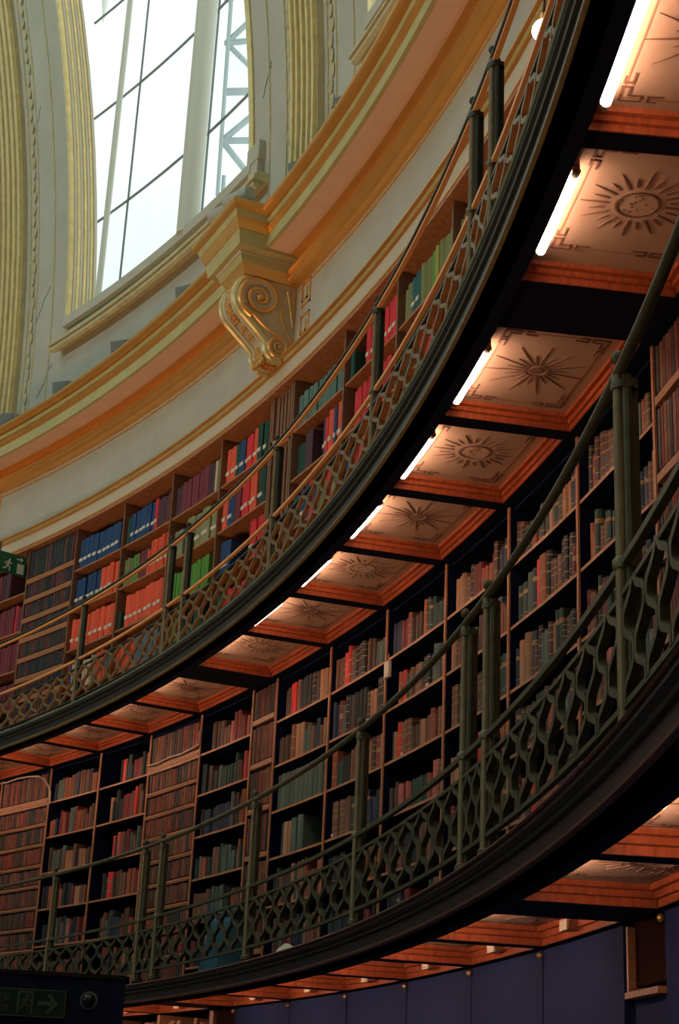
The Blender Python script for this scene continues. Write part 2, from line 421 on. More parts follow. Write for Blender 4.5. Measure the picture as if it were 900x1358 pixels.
ring('upper_cornice_moulding',[(20.90,8.70),(20.895,8.715),(20.878,8.728),(20.884,8.738),(20.866,8.750),(20.872,8.764),(20.93,8.770),(20.93,8.785),(21.4,8.785),(21.4,8.70)],M['gold'],True)
ring('upper_ochre_bead',[(20.90,8.782),(20.868,8.786),(20.852,8.805),(20.856,8.824),(20.90,8.832),(21.4,8.835),(21.4,8.785)],M['ochre'],True)
ring('crown_moulding',[(20.92,8.835),(20.92,8.845),(20.83,8.848),(20.80,8.858),(20.788,8.871),(20.785,8.90),(21.4,8.92),(21.4,8.835)],M['gold'],True)

# ---- entablature block that breaks forward over each corbel
def block(phi, lab):
    t=empty('entablature_block', P(21.2,phi,8.65), lab, 'plaster block', rz=rotz(phi))
    def strip(name, prof, m, sm=False):
        # prof rows: (R_ring, R_front, half width, z); mitred box, tangential x, outward y measured from R 21.2
        mb=MB(); n=len(prof)
        for Rr,Rf,hw,z in prof:
            for x,R in ((-hw,Rr+.25),(-hw,Rf),(hw,Rf),(hw,Rr+.25)): mb.v.append(Vector((x,R-21.2,z-8.65)))
        for i in range(n-1):
            for k in range(4):
                k2=(k+1)%4; mb.f.append((4*i+k,4*i+k2,4*i+4+k2,4*i+4+k))
        mb.f.append((0,1,2,3)); e=4*(n-1); mb.f.append((e+3,e+2,e+1,e))
        local(name, mb.mk(name,m,sm), t)
    strip('lower_gilt_moulding',[(21.2,20.765,.195,8.385),(21.2,20.75,.21,8.42),(21.2,20.735,.225,8.45),(21.2,20.725,.235,8.47)],M['gold'],True)
    strip('lower_ochre_moulding',[(21.2,20.725,.235,8.47),(21.2,20.71,.25,8.49),(21.2,20.70,.26,8.53)],M['ochre'],True)
    strip('cream_fillet',[(21.2,20.69,.27,8.53),(21.2,20.685,.275,8.555)],M['cream'])
    strip('block_body',[(21.2,20.64,.36,8.555),(21.2,20.62,.38,8.69)],M['ochre'])
    strip('upper_gilt_moulding',[(21.2,20.61,.39,8.69),(21.2,20.60,.40,8.72),(21.2,20.585,.415,8.75),(21.2,20.58,.42,8.78)],M['gold'],True)
    strip('upper_ochre_bead',[(21.2,20.575,.425,8.78),(21.2,20.555,.445,8.835)],M['ochre'],True)
    strip('crown_gilt_moulding',[(21.2,20.55,.45,8.835),(21.2,20.53,.475,8.855),(21.2,20.515,.49,8.875),(21.2,20.51,.495,8.90)],M['gold'],True)
    strip('block_cap',[(21.2,20.515,.49,8.90),(21.2,20.515,.49,8.915)],M['ochre'])
block(0,'gilded block of cornice stepping forward above the scroll bracket')
block(-18,'gilded cornice block above the hidden bracket at the left edge of the drum')
block(18,'gilded cornice block above the hidden bracket behind the right gallery')

# ---- scroll bracket (corbel)
def corbel(phi, lab):
    t=empty('scroll_bracket', P(21.28,phi,7.7), lab, 'bracket', rz=rotz(phi))
    H=.175
    # profile in (y,z): y outward from R 21.28 ; front is negative
    big=(-.345,.50-.005); small=(-.145,.075)       # volute centres (z from 7.7)
    br, sr = .215, .105
    def arc(c,r,a0,a1,n,squash=1): return [(c[0]+r*math.cos(math.radians(a0+(a1-a0)*i/n)), c[1]+r*squash*math.sin(math.radians(a0+(a1-a0)*i/n))) for i in range(n+1)]
    outl=[(0,.69),(-.345,.70)] + arc(big,br,95,235,14)
    outl += [(-.40,.26),(-.33,.20),(-.27,.14),(-.262,.10)] + arc(small,sr,165,300,10) + [(-.05,-.02),(0,.02)]
    mb=MB(); mb.prism(outl,-H,H); 
    local('console_body', mb.mk('console', M['console']), t)
    # broad painted scroll band, then gilt spiral beads, on both flanks
    for sd in (-1,1):
        for c,r,turn in ((big,br*.80,1.6),(small,sr*.78,1.3)):
            mb=MB(); pts=[]
            for i in range(34):
                f=i/33; a=math.radians(215)-f*turn*2*math.pi; rr=r*(1-f*.80)
                pts.append(Vector((sd*(H-.004),c[0]+rr*math.cos(a),c[1]+rr*math.sin(a))))
            mb.tube(pts,[.030*(1-.5*i/33)*(r/.17) for i in range(34)],8)
            local('scroll_band', mb.mk('scroll', M['console'], True), t)
    for sd in (-1,1):
        mb=MB()
        for c,r,turn,dirn in ((big,br*.95,2.1,1),(small,sr*.95,1.7,1)):
            pts=[]
            for i in range(40):
                f=i/39; a=math.radians(250 - dirn*0) - f*turn*2*math.pi; rr=r*(1-f*.86)
                pts.append(Vector((sd*(H+.006), c[0]+rr*math.cos(a), c[1]+rr*math.sin(a))))
            mb.tube(pts,[.021*(1-.45*i/39)*(r/.18)**.5 for i in range(40)],8)
            mb.sphere((sd*(H+.008),c[0],c[1]),.028*(r/.18),8,5)
        # S edge beads linking the scrolls
        mb.tube([Vector((sd*(H+.004),y,z)) for y,z in ((-.40,.33),(-.36,.29),(-.28,.23),(-.20,.19),(-.12,.17))],.012,6)
        mb.tube([Vector((sd*(H+.004),y,z)) for y,z in ((-.13,.45),(-.14,.36),(-.10,.25),(-.04,.15),(-.03,.08))],.012,6)
        mb.tube([Vector((sd*(H+.004),y,z)) for y,z in ((-.03,.62),(-.03,.30),(-.09,.62),(-.03,.62))],.008,5)
        local('gilt_volute', mb.mk('volute', M['gold'], True), t)
    # raised rolls down the front
    def front(x, rad, out, m, nm):
        path=[(-.345,.70)]+arc(big,br+out,95,235,16)+[(-.40-out,.26-out*.4),(-.33-out*.8,.20-out),(-.27-out,.14-out*.5)]+arc(small,sr+out,165,290,9)
        mb=MB().tube([Vector((x,y,z)) for y,z in path],rad,8); local(nm, mb.mk(nm,m,True), t)
    for x in (-.145,.145): front(x,.036,.0,M['gold2'],'gilt_roll')
    for x in (-.085,.085): front(x,.020,.004,M['cream'],'cream_roll')
    # carved leaf trail in the hollow
    mb=MB(); path=arc(big,br+.008,110,235,14)+[(-.405,.255),(-.34,.195)]+arc(small,sr+.012,175,285,7)
    for i,(y,z) in enumerate(path):
        for s in (-1,1):
            mb.sphere((s*.026+.008*math.sin(i*1.7),y,z),.024,6,4,(1.0,.8,1.3))
        mb.sphere((0,y-.006,z+.01),.017,6,4)
    local('carved_leaf_trail', mb.mk('leaves', M['gold'], True), t)['kind']='stuff'
    # husks over the small volute
    mb=MB()
    for i in range(5):
        for j in range(3): mb.sphere((-.09+.045*i, small[0]-sr*math.cos(math.radians(-20+40*j))-.004, small[1]+sr*math.sin(math.radians(-60+40*j))-.02),.026,6,4,(.8,.8,1.2))
    local('gilt_husk', mb.mk('husk', M['gold'], True), t)
    mb=MB().box(-.30,.30,.0,.03,-.02,.68); local('back_plate', mb.mk('plate', M['cream']), t)
    for z0 in (.12,.44):                         # gilt fret on the wall at each side
        for s in (-1,1):
            mb=MB()
            xa,xb=s*.30,s*.46
            fr=[(xa,z0),(xb,z0),(xb,z0+.22),(xa,z0+.22),(xa,z0+.06),(xa+s*.10,z0+.06),(xa+s*.10,z0+.15)]
            for (x1,z1),(x2,z2) in zip(fr,fr[1:]): mb.box(min(x1,x2)-.009,max(x1,x2)+.009,-.008,.02,min(z1,z2)-.009,max(z1,z2)+.009)
            local('gilt_fret', mb.mk('fret', M['gold']), t)
corbel(0,'carved gilt scroll bracket with spiral volutes under the projecting cornice block')
corbel(-18,'gilt scroll bracket just beyond the left edge of the cornice')
corbel(18,'gilt scroll bracket hidden behind the right end of the upper gallery')

# ---- things on the cornice ledge
def flood(phi, R, z, lab, tilt=.0, s=.17):
    t=empty('floodlight', P(R,phi,z), lab, 'floodlight', 'floodlights along the cornice ledge', rz=rotz(phi)+tilt)
    mb=MB(); pr=[(-.09,.0),(-.12,s),(.02,s+.02),(.05,.02)]; mb.prism(pr,-s*.62,s*.62)
    local('housing', mb.mk('housing', M['camgrey']), t)
    mb=MB(); mb.prism([(-.094,.012),(-.125,s-.012),(-.132,s-.012),(-.10,.012)],-s*.55,s*.55); local('lens', mb.mk('lens', M['grey']), t)
    mb=MB(); mb.box(-.02,.02,-.03,.03,-.09,.02); local('bracket', mb.mk('brk', M['grey']), t)
FL=[(-15.5,'small grey floodlight on the cornice at the far left edge'),(-12.2,'grey floodlight on the cornice below the left window corner'),(-8.6,'grey floodlight on the cornice under the middle of the window'),
    (-4.6,'grey floodlight on the cornice just left of the scroll bracket'),(2.3,'dark floodlight on the cornice right of the gilt rib'),(5.1,'dark box floodlight highest on the cornice at the right')]
for ph,lab in FL: flood(ph,21.02,8.985,lab, .55)
for k,(ph,R,z,l) in enumerate(((.62,20.66,9.0,'upper grey tubular security camera on the gilded block beside the window'),(.10,20.60,9.0,'lower grey tubular security camera at the left corner of the gilded block'))):
    t=empty('security_camera', P(R,ph,z-.085), l, 'camera', 'security cameras on the cornice block', rz=rotz(ph)-1.15)
    zc=.16 if k==0 else .10
    mb=MB().tube([(0,-.15,zc-.01),(0,-.14,zc-.01),(0,.13,zc+.01),(0,.14,zc+.01)],[.062,.066,.066,.05],14); local('housing', mb.mk('cam', M['camgrey'], True), t)
    mb=MB().tube([(0,-.152,zc-.01),(0,-.156,zc-.01)],[.036,.034],14); local('lens', mb.mk('lens', M['black'], True), t)
    mb=MB().tube([(0,0,0),(0,0,zc-.05)],.02,8); mb.tube([(0,0,0),(0,0,.015)],.05,10); local('mount', mb.mk('mount', M['grey'], True), t)

# ================================================================== GALLERIES
TW=.105/2                                    # half width of a thin coffer beam (m)
def gallery(name, lab, zt, zb, wall_R, zpanel, kind):
    """zt = top of the lip, zb = underside of the coffer beams"""
    g=empty(name, P(20.9,0,zt), lab, 'gallery')
    g['_z']=zt
    def rg(nm,prof,m,sm=False): return link(nm, MB().lathe(prof,A0,A1,.5).mk(nm,m,sm), g)
    k=1.0 if kind=='upper' else .83
    rg('edge_lip',[(20.385,zt+k*(-.012)),(20.38,zt+k*(-.004)),(20.385,zt+k*(+.004)),(20.42,zt+k*(+.006)),(20.42,zt+k*(-.012))],M['lip'] if kind=='upper' else M['redlip'],True)
    rg('fascia_upper_moulding',[(20.392,zt+k*(-.012)),(20.392,zt+k*(-.03)),(20.405,zt+k*(-.045)),(20.415,zt+k*(-.05)),(20.50,zt+k*(-.05)),(20.50,zt+k*(-.012))],M['fascia'],True)
    rg('fascia_bead',[(20.410,zt+k*(-.05)),(20.400,zt+k*(-.058)),(20.404,zt+k*(-.070)),(20.414,zt+k*(-.073)),(20.5,zt+k*(-.073)),(20.5,zt+k*(-.05))],M['iron_dk'],True)
    rg('fascia_board',[(20.418,zt+k*(-.073)),(20.418,zt+k*(-.13)),(20.50,zt+k*(-.13)),(20.50,zt+k*(-.073))],M['fascia'])
    rg('fascia_lower_bead',[(20.418,zt+k*(-.13)),(20.408,zt+k*(-.138)),(20.408,zt+k*(-.150)),(20.42,zt+k*(-.157)),(20.50,zt+k*(-.157)),(20.50,zt+k*(-.13))],M['iron'] if kind=='upper' else M['redlip'],True)
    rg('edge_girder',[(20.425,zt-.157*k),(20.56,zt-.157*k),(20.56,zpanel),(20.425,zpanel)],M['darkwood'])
    rg('floor_slab',[(20.42,zt-.01),(20.42,zpanel+.005),(21.75,zpanel+.005),(21.75,zt-.01)],M['fascia'])
    wf=wall_R-.015
    # wall side girder
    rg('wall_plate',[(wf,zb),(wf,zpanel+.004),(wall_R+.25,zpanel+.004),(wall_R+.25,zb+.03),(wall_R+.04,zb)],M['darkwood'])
    def side_prof(s):                         # stepped moulding, s=+1: on the +x side of a beam; x from beam edge
        return [(0,zb),(0,zb+.03),(.018,zb+.036),(.018,zb+.058),(.036,zb+.064),(.036,zpanel),(0-.005,zpanel)]
    H=zpanel-zb
    tall=.0
    def beam_mesh(hw, L0, L1, ends=(True,True)):
        # local: x along wall, y radial outwards from R 21
        out={}
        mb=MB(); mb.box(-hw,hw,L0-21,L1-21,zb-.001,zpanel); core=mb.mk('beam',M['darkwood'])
        mm=[]
        for s in (1,-1):
            mb=MB(); pr=[(hw,zb),(hw+.006,zb+.001),(hw+.006,zb+.030),(hw+.020,zb+.034),(hw+.020,zb+.056),(hw+.040,zb+.060),(hw+.046,zb+.074),(hw+.046,zpanel),(hw,zpanel)]
            vs=[Vector((s*x,y,z)) for y in (L0-21,L1-21) for x,z in pr]; K=len(pr)
            mb.add(vs,[tuple(range(K)),tuple(range(2*K-1,K-1,-1))]+[(i,(i+1)%K,K+(i+1)%K,K+i) for i in range(K)])
            mm.append(mb.mk('beam_moulding',M['wood']))
        return core,mm
    thin=beam_mesh(TW,20.56,wf); 
    heavy=beam_mesh(math.radians(PIL/2)*20.9-.02,20.56,wf)
    # moulding on the wall side and the panel of one coffer: built at phi=0, then copied round
    def arcbox(mb,R0,R1,z0,z1,h0,h1):        # h0,h1 half-angle at R0 and R1 (deg)
        vs=[]; n=3
        for i in range(n+1):
            f=-1+2*i/n
            for R,h in ((R0,h0),(R1,h1)):
                for z in (z0,z1): 
                    a=math.radians(h*f); vs.append(Vector((R*math.sin(a),R*math.cos(a)-21,z)))
        fs=[]
        for i in range(n):
            b=i*4
            for a,c in ((0,1),(1,3),(3,2),(2,0)): fs.append((b+a,b+c,b+4+c,b+4+a))
        fs+= [(0,1,3,2),(n*4,n*4+2,n*4+3,n*4+1)]
        mb.add(vs,fs)
    hd=CW/2
    def ha(R,inset): return hd-math.degrees((TW+inset)/R)
    wm=MB()
    for dz0,dz1,ins in ((.001,.030,.006),(.030,.056,.020),(.056,H,.042)):
        arcbox(wm,wf-ins,wf,zb+dz0,zb+dz1,hd-.02,hd-.02)
    wm=wm.mk('wall_moulding',M['wood'])
    em=MB(); arcbox(em,20.56,20.585,zb+.02,zpanel,hd,hd); em=em.mk('edge_moulding',M['darkwood'])
    pm=MB(); arcbox(pm,20.57,wf-.01,zpanel-.004,zpanel+.004,hd-.05,hd-.05); pm=pm.mk('coffer_panel',M['panel'])
    R1i,R2i=20.665,wf-.095
    bl=MB()
    for (ra,rb) in ((R1i,R1i+.006),(R2i-.006,R2i)): arcbox(bl,ra,rb,zpanel-.0065,zpanel-.003,ha(ra,.10),ha(rb,.10))
    for s in (-1,1):
        for q in (0,):
            a0=math.radians(s*ha(R1i,.10)); a1=math.radians(s*ha(R2i,.10))
            p0=Vector((R1i*math.sin(a0),R1i*math.cos(a0)-21,zpanel-.005)); p1=Vector((R2i*math.sin(a1),R2i*math.cos(a1)-21,zpanel-.005))
            d=(p1-p0).normalized(); n=Vector((-d.y,d.x,0))*.003
            bl.add([p0-n,p0+n,p1+n,p1-n]+[v+Vector((0,0,.002)) for v in (p0-n,p0+n,p1+n,p1-n)],[(0,1,2,3),(7,6,5,4),(0,4,5,1),(1,5,6,2),(2,6,7,3),(3,7,4,0)])
    bl=bl.mk('border_line',M['inkline'])
    def key(mb,cx,cy,sx,sy):                  # little meander at a corner
        z0,z1=zpanel-.0075,zpanel-.003
        seg=[((0,0),(.075,0)),((.075,0),(.075,.03)),((.03,.03),(.075,.03)),((0,0),(0,.075)),((0,.075),(.03,.075)),((.03,.03),(.03,.075)),((.10,0),(.13,0)),((.10,0),(.10,.03)),((.10,.03),(.15,.03)),((0,.10),(0,.13)),((0,.10),(.03,.10)),((.03,.10),(.03,.15))]
        for a,b in seg:
            x0,x1=sorted((a[0],b[0])); y0,y1=sorted((a[1],b[1])); w=.0042
            X0,X1=sorted((cx+sx*(x0-w),cx+sx*(x1+w))); Y0,Y1=sorted((cy+sy*(y0-w),cy+sy*(y1+w)))
            mb.box(X0,X1,Y0,Y1,z0,z1)
    km=MB()
    for s in (-1,1):
        x1=R1i*math.sin(math.radians(ha(R1i,.075))); x2=R2i*math.sin(math.radians(ha(R2i,.075)))
        key(km,s*(x1-.01),R1i-21-.005,-s,1); key(km,s*(x2-.02),R2i-21+.005,-s,-1)
    km=km.mk('corner_meander',M['ink'])
    suns=[]
    for typ in (0,1):
        mb=MB(); cy=20.91-21; z0,z1=zpanel-.0075,zpanel-.003; nr=24 if typ==0 else 22
        rin=.112 if typ==0 else .052
        for i in range(nr):
            a=2*math.pi*i/nr; L=.225 if i%2==0 else .185
            if typ==1: L=.245 if i%2==0 else .15
            r0=rin if i%2==0 else rin*1.12; wv=.0058 if typ==0 else .0052
            d=Vector((math.cos(a),math.sin(a),0)); n=Vector((-d.y,d.x,0))
            c=Vector((0,cy,0)); pts=[c+d*r0-n*wv, c+d*(r0+L)*.5+d*0-n*wv*.8, c+d*L, c+d*(r0+L)*.5+n*wv*.8, c+d*r0+n*wv]
            mb.add([p+Vector((0,0,z0)) for p in pts]+[p+Vector((0,0,z1)) for p in pts],[(0,1,2,3,4),(9,8,7,6,5)]+[(k,(k+1)%5,5+(k+1)%5,5+k) for k in range(5)])
        rr=[(.088,.078)] if typ==0 else [(.060,.052),(.036,.0)]
        for ro,ri in rr:
            N=32; vs=[]; 
            for i in range(N):
                a=2*math.pi*i/N
                for r in (ro,max(ri,.001)):
                    for z in (z0,z1): vs.append(Vector((r*math.cos(a),cy+r*math.sin(a),z)))
            fs=[]
            for i in range(N):
                b=i*4; c=((i+1)%N)*4
                for u,v in ((0,1),(1,3),(3,2),(2,0)): fs.append((b+u,b+v,c+v,c+u))
            mb.add(vs,fs)
        if typ==0:
            rd=random.Random(5)
            for i in range(16):
                a=rd.uniform(0,6.28); r=.07*math.sqrt(rd.random()); mb.box(r*math.cos(a)-.004,r*math.cos(a)+.004,cy+r*math.sin(a)-.004,cy+r*math.sin(a)+.004,z0,z1)
        suns.append(mb.mk('painted_sun',M['ink']))
    n=0
    for bay in BAYS:
        o=link('heavy_beam',heavy[0],g,P(21,bay*18,0),rotz(bay*18))
        for q in heavy[1]: c_=link('beam_moulding',q,o,P(21,bay*18,0),rotz(bay*18))
        for k in range(6):
            ph=bnd(bay,k)+CW/2
            if k>0:
                o=link('beam',thin[0],g,P(21,bnd(bay,k),0),rotz(bnd(bay,k)))
                for q in thin[1]: link('beam_moulding',q,o,P(21,bnd(bay,k),0),rotz(bnd(bay,k)))
            link('wall_moulding',wm,g,P(21,ph,0),rotz(ph)); link('edge_moulding',em,g,P(21,ph,0),rotz(ph))
            pn=link('coffer_panel',pm,g,P(21,ph,0),rotz(ph))
            vis = -18<ph<34
            if vis:
                link('painted_sun',suns[(k+(bay&1)*0)%2],pn,P(21,ph,0),rotz(ph)); link('border_line',bl,pn,P(21,ph,0),rotz(ph)); link('corner_meander',km,pn,P(21,ph,0),rotz(ph),kind='stuff')
    return g
UP_T, LO_T = 4.98, 2.487
gU=gallery('upper_gallery','upper iron gallery with dark fascia and wooden coffers painted with suns','x' and UP_T,4.87,21.25,4.952,'upper')
gL=gallery('lower_gallery','lower gallery ledge with reddish coffered underside above the navy panels',LO_T,2.37,21.10,2.452,'lower')

# ---- fluorescent lamps, one in every coffer
tb=MB().tube([(-.272,0,0),(.272,0,0)],.0195,12).mk('tube',M['tube'],True)
cp=MB(); cp.tube([(-.31,0,0),(-.272,0,0)],.015,10); cp.box(-.305,-.28,-.012,.012,0,.05); cpa=cp.mk('cap',M['cap'],True)
cp=MB(); cp.tube([(.272,0,0),(.31,0,0)],.015,10); cp.box(.28,.305,-.012,.012,0,.05); cpb=cp.mk('cap',M['cap'],True)
bt=MB().box(-.31,.31,-.012,.008,.030,.048).mk('batten',M['cap'])
NBS={-2:'far left bay',-1:'bay left of bracket',0:'bay right of bracket',1:'rightmost bay'}
NB={-2:'far left bay',-1:'bay left of the scroll bracket',0:'bay right of the scroll bracket',1:'rightmost bay'}
for lev,zt,rl in (('upper',4.890,20.603),('lower',2.400,20.583)):
    for bay in BAYS:
        for k in range(6):
            ph=bnd(bay,k)+CW/2
            t=empty('fluorescent_lamp',P(rl,ph-.1,zt),'lit tube lamp, %s coffer of %s, under %s gallery'%(ORD[k],NBS[bay],lev),'lamp','tube lamps under the %s gallery'%lev,rz=rotz(ph))
            local('tube',tb,t); local('end_cap',cpa,t); local('end_cap',cpb,t); local('batten',bt,t)
# little lamp heads on the wall side of the lower coffers
sp=MB().box(-.055,.055,-.05,.0,-.01,.035).mk('lamp_body',M['cap']); sf=MB().box(-.048,.048,-.056,-.05,-.012,.030).mk('lamp_face',M['lampbox'])
for bay in (-1,0):
    for k in range(6):
        ph=bnd(bay,k)+CW/2
        t=empty('spot_lamp',P(21.075,ph,2.40),'small square lamp head under lower gallery, %s coffer of %s'%(ORD[k],NBS[bay]),'lamp','small lamp heads in the lower coffers',rz=rotz(ph))
        local('lamp_body',sp,t); local('lamp_face',sf,t)

# ================================================================== RAILINGS
RR=20.455
def bent(x,y,z):                              # metres along the rail at radius RR, around phi=0 in local coords
    a=x/RR; r=RR+y; return Vector((r*math.sin(a), r*math.cos(a)-RR, z))
def lattice_mesh(width, n, m, side=None):
    mb=MB(); w=width/n; z0,z1=.075,.352; h=z1-z0; hw=.0105; hd=.012
    knots=[(0,.055),(.11,.055),(.16,.15),(.21,.31),(.25,.41),(.29,.45),(.44,.45),(.49,.40),(.54,.28),(.60,.14),(.65,.07),(.70,.055),(.79,.055),(.84,.13),(.89,.28),(.94,.39),(1,.45)]
    def path(x0,s):
        return [(x0+s*u*w, z0+h*q) for q,u in knots]
    for i in range(n+1):
        for s in (-1,1):
            x0=-width/2+i*w
            pts=path(x0,s)
            if i==0 and s==-1 or i==n and s==1: continue
            for (xa,za),(xb,zb_) in zip(pts,pts[1:]):
                d=Vector((xb-xa,zb_-za)); d.normalize(); nx,nz=-d.y*hw,d.x*hw; ex,ez=d.x*.004,d.y*.004
                c=[(xa-ex+nx,za-ez+nz),(xa-ex-nx,za-ez-nz),(xb+ex-nx,zb_+ez-nz),(xb+ex+nx,zb_+ez+nz)]
                vs=[bent(x,-hd,z) for x,z in c]+[bent(x,hd,z) for x,z in c]
                mb.add(vs,[(0,1,2,3),(7,6,5,4),(0,4,5,1),(1,5,6,2),(2,6,7,3),(3,7,4,0)])
    me=mb.mk('lattice',m)
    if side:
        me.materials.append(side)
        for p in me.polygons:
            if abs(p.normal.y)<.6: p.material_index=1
    return me
def rail_arc(mb,p0,p1,R,z,r,n=8,step=.75):
    k=max(1,int((p1-p0)/step)); mb.tube([P(R,p0+(p1-p0)*i/k,z) for i in range(k+1)],r,n)
def flat_arc(mb,p0,p1,R,z0,z1,d,step=.75): mb.lathe([(R-d,z0),(R+d,z0),(R+d,z1),(R-d,z1)],p0,p1,step)
PH=.53
def post_meshes(m,md):
    a=MB(); a.tube([(0,0,0),(0,0,.02),(0,0,.028),(0,0,.05),(0,0,.05)],[.030,.030,.022,.021,.019],12)
    a.tube([(0,0,.05),(0,0,.425)],[.0215,.020],12); a.tube([(0,0,.425),(0,0,.435),(0,0,.45),(0,0,.46)],[.021,.028,.028,.020],12)
    a.tube([(0,0,.46),(0,0,.93)],[.019,.0175],12); a.tube([(0,0,.92),(0,0,.94),(0,0,.97)],[.015,.022,.020],12)
    main=a.mk('post',m,True)
    b=MB()
    for s in (-1,1):
        b.tube([(s*.023,.016,0),(s*.023,.016,.965)],.0125,8)
    b.tube([(0,.036,0),(0,.036,.965)],.0145,8)
    b.tube([(0,.014,.428),(0,.014,.452)],.038,14); b.tube([(0,.014,.93),(0,.014,.95)],.036,14); b.tube([(0,.014,0),(0,.014,.022)],.044,14)
    side=b.mk('side_shaft',md,True)
    c=MB().tube([(0,0,.985),(0,0,1.01)],[.009,.008],8); c.sphere((0,0,1.027),.021,12,8); ball=c.mk('ball_finial',md,True)
    return main,side,ball
def railing(name,lab,zt,m,md,mrail,mlat,low):
    t=empty(name,P(RR,0,zt),lab,'railing')
    hb=MB(); rail_arc(hb,A0,A1,RR,zt+.985,.0155,10); link('handrail',hb.mk('handrail',mrail,True),t)
    if not low:
        hb=MB(); flat_arc(hb,A0,A1,RR+.006,zt+.955,zt+.972,.012); link('handrail_lit_strip',hb.mk('strip',M['lamplit']),t)  # strip added to carry the lit underside of the handrail
    panels=[]; 
    edges=[]
    for bay in BAYS:
        b0=bay*18
        edges += [b0, ]
    P6=[]
    for bay in BAYS:
        b0=bay*18
        for a,b,n in ((PH,6,7),(6,12,8),(12,18-PH,7),(18-PH,18+PH,2)): P6.append((b0+a,b0+b,n))
    lm={}
    for a,b,n in P6:
        if a>=A1: continue
        key=n; width=math.radians(b-a)*RR-.05
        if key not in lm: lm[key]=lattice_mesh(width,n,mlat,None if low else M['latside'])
        c=(a+b)/2
        link('lattice_panel',lm[key],t,P(RR,c,zt),rotz(c))
        bb=MB(); flat_arc(bb,a,b,RR,zt+.062,zt+.078,.010); link('bottom_rail',bb.mk('bottom_rail',md),t)
        bb=MB(); flat_arc(bb,a,b,RR,zt+.350,zt+.364,.010); link('lattice_rail',bb.mk('lattice_rail',md),t)
        bb=MB(); flat_arc(bb,a,b,RR+.002,zt+.432,zt+.452,.011); link('middle_rail',bb.mk('middle_rail',M['lamplit'] if not low else md),t)
    ms=post_meshes(m,md)
    for bay in BAYS:
        for dp in (-PH,PH,6,12):
            ph=bay*18+dp
            o=link('post',ms[0],t,P(RR,ph,zt),rotz(ph)); link('side_shaft',ms[1],o,P(RR,ph,zt),rotz(ph)); link('ball_finial',ms[2],o,P(RR,ph,zt),rotz(ph))
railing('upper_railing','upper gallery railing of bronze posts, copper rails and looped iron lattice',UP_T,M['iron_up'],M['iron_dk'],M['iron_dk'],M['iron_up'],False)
railing('lower_railing','lower gallery railing of olive iron posts with ball tops and looped lattice',2.517,M['iron'],M['lattice'],M['lattice'],M['lattice'],True)

# ================================================================== BOOKCASES
FR=21.285; DEP=.34
up_sh=[7.448-.449*n for n in range(1,6)]                 # shelf tops, upper
lo_sh=[4.87-.350-.355*n for n in range(0,6)]             # shelf tops, lower
def board(mb,p0,p1,z,th,R0=FR+.008,R1=FR+DEP): mb.lathe([(R0,z-th),(R1,z-th),(R1,z),(R0,z)],p0,p1,1.4)
upr={}
def upright(level,z0,z1):
    k=(level)
    if k not in upr:
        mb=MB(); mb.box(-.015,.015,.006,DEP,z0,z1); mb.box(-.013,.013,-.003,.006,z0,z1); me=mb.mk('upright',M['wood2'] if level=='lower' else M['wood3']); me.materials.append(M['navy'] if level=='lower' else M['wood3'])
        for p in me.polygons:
            if p.center.y>.02: p.material_index=1  # lower bodies behind the front edge are coloured as shelf shade
        upr[k]=me
    return upr[k]
SPL=[mat('spine_%d'%i,c,.6,noise=.35,nscale=16) for i,c in enumerate(((.16,.045,.03),(.10,.045,.03),(.22,.06,.03),(.30,.05,.03),(.05,.03,.03),(.17,.08,.045),(.04,.045,.04),(.24,.09,.04)))]
SPU=[mat('spine_dark_%d'%i,c,.6,noise=.35,nscale=16) for i,c in enumerate(((.09,.03,.035),(.03,.045,.04),(.13,.035,.04),(.02,.035,.035),(.10,.05,.03),(.03,.03,.05),(.16,.03,.04),(.05,.05,.03)))]
SP=SPL
def spine_row(p0,p1,z0,z1,seed,wmin=.035,wmax=.07,SPM=None):
    SPM=SPM or SPL
    rd=random.Random(seed); vs=[];fs=[];mi=[]
    a=p0
    while a<p1-.05:
        wdt=math.degrees(rd.uniform(wmin,wmax)/FR); b=min(a+wdt,p1)
        m_=rd.randrange(len(SP)); zt=z1-rd.uniform(0,.012)
        n=len(vs)
        R_=FR+.006
        for ph,R in ((a,R_+.012),(a+(b-a)*.15,R_-.004),((a+b)/2,R_-.008),(a+(b-a)*.85,R_-.004),(b-.004,R_+.012)):
            vs.append(P(R,ph,z0)); vs.append(P(R,ph,zt))
        for i in range(4): fs.append((n+2*i,n+2*i+2,n+2*i+3,n+2*i+1)); mi.append(m_)
        fs.append((n,n+2,n+4,n+6,n+8)); mi.append(m_); fs.append((n+1,n+9,n+7,n+5,n+3)); mi.append(m_)
        fs.append((n,n+1,n+9,n+8)); mi.append(m_)
        a=b
    me=bpy.data.meshes.new('spines'); me.from_pydata([tuple(v) for v in vs],[],fs)
    for m_ in SPM: me.materials.append(m_)
    for p,i in zip(me.polygons,mi): p.material_index=i; p.use_smooth=False
    return me
FAKE_U={(-1,1):1}; FAKE_L={(-1,1):1,(-1,4):1}            # (bay,column) closed by doors faced with false spines
BAYLAB={-2:'at the far left',-1:'left of the scroll bracket pilaster',0:'between the scroll bracket pilaster and the right edge',1:'beyond the right edge'}
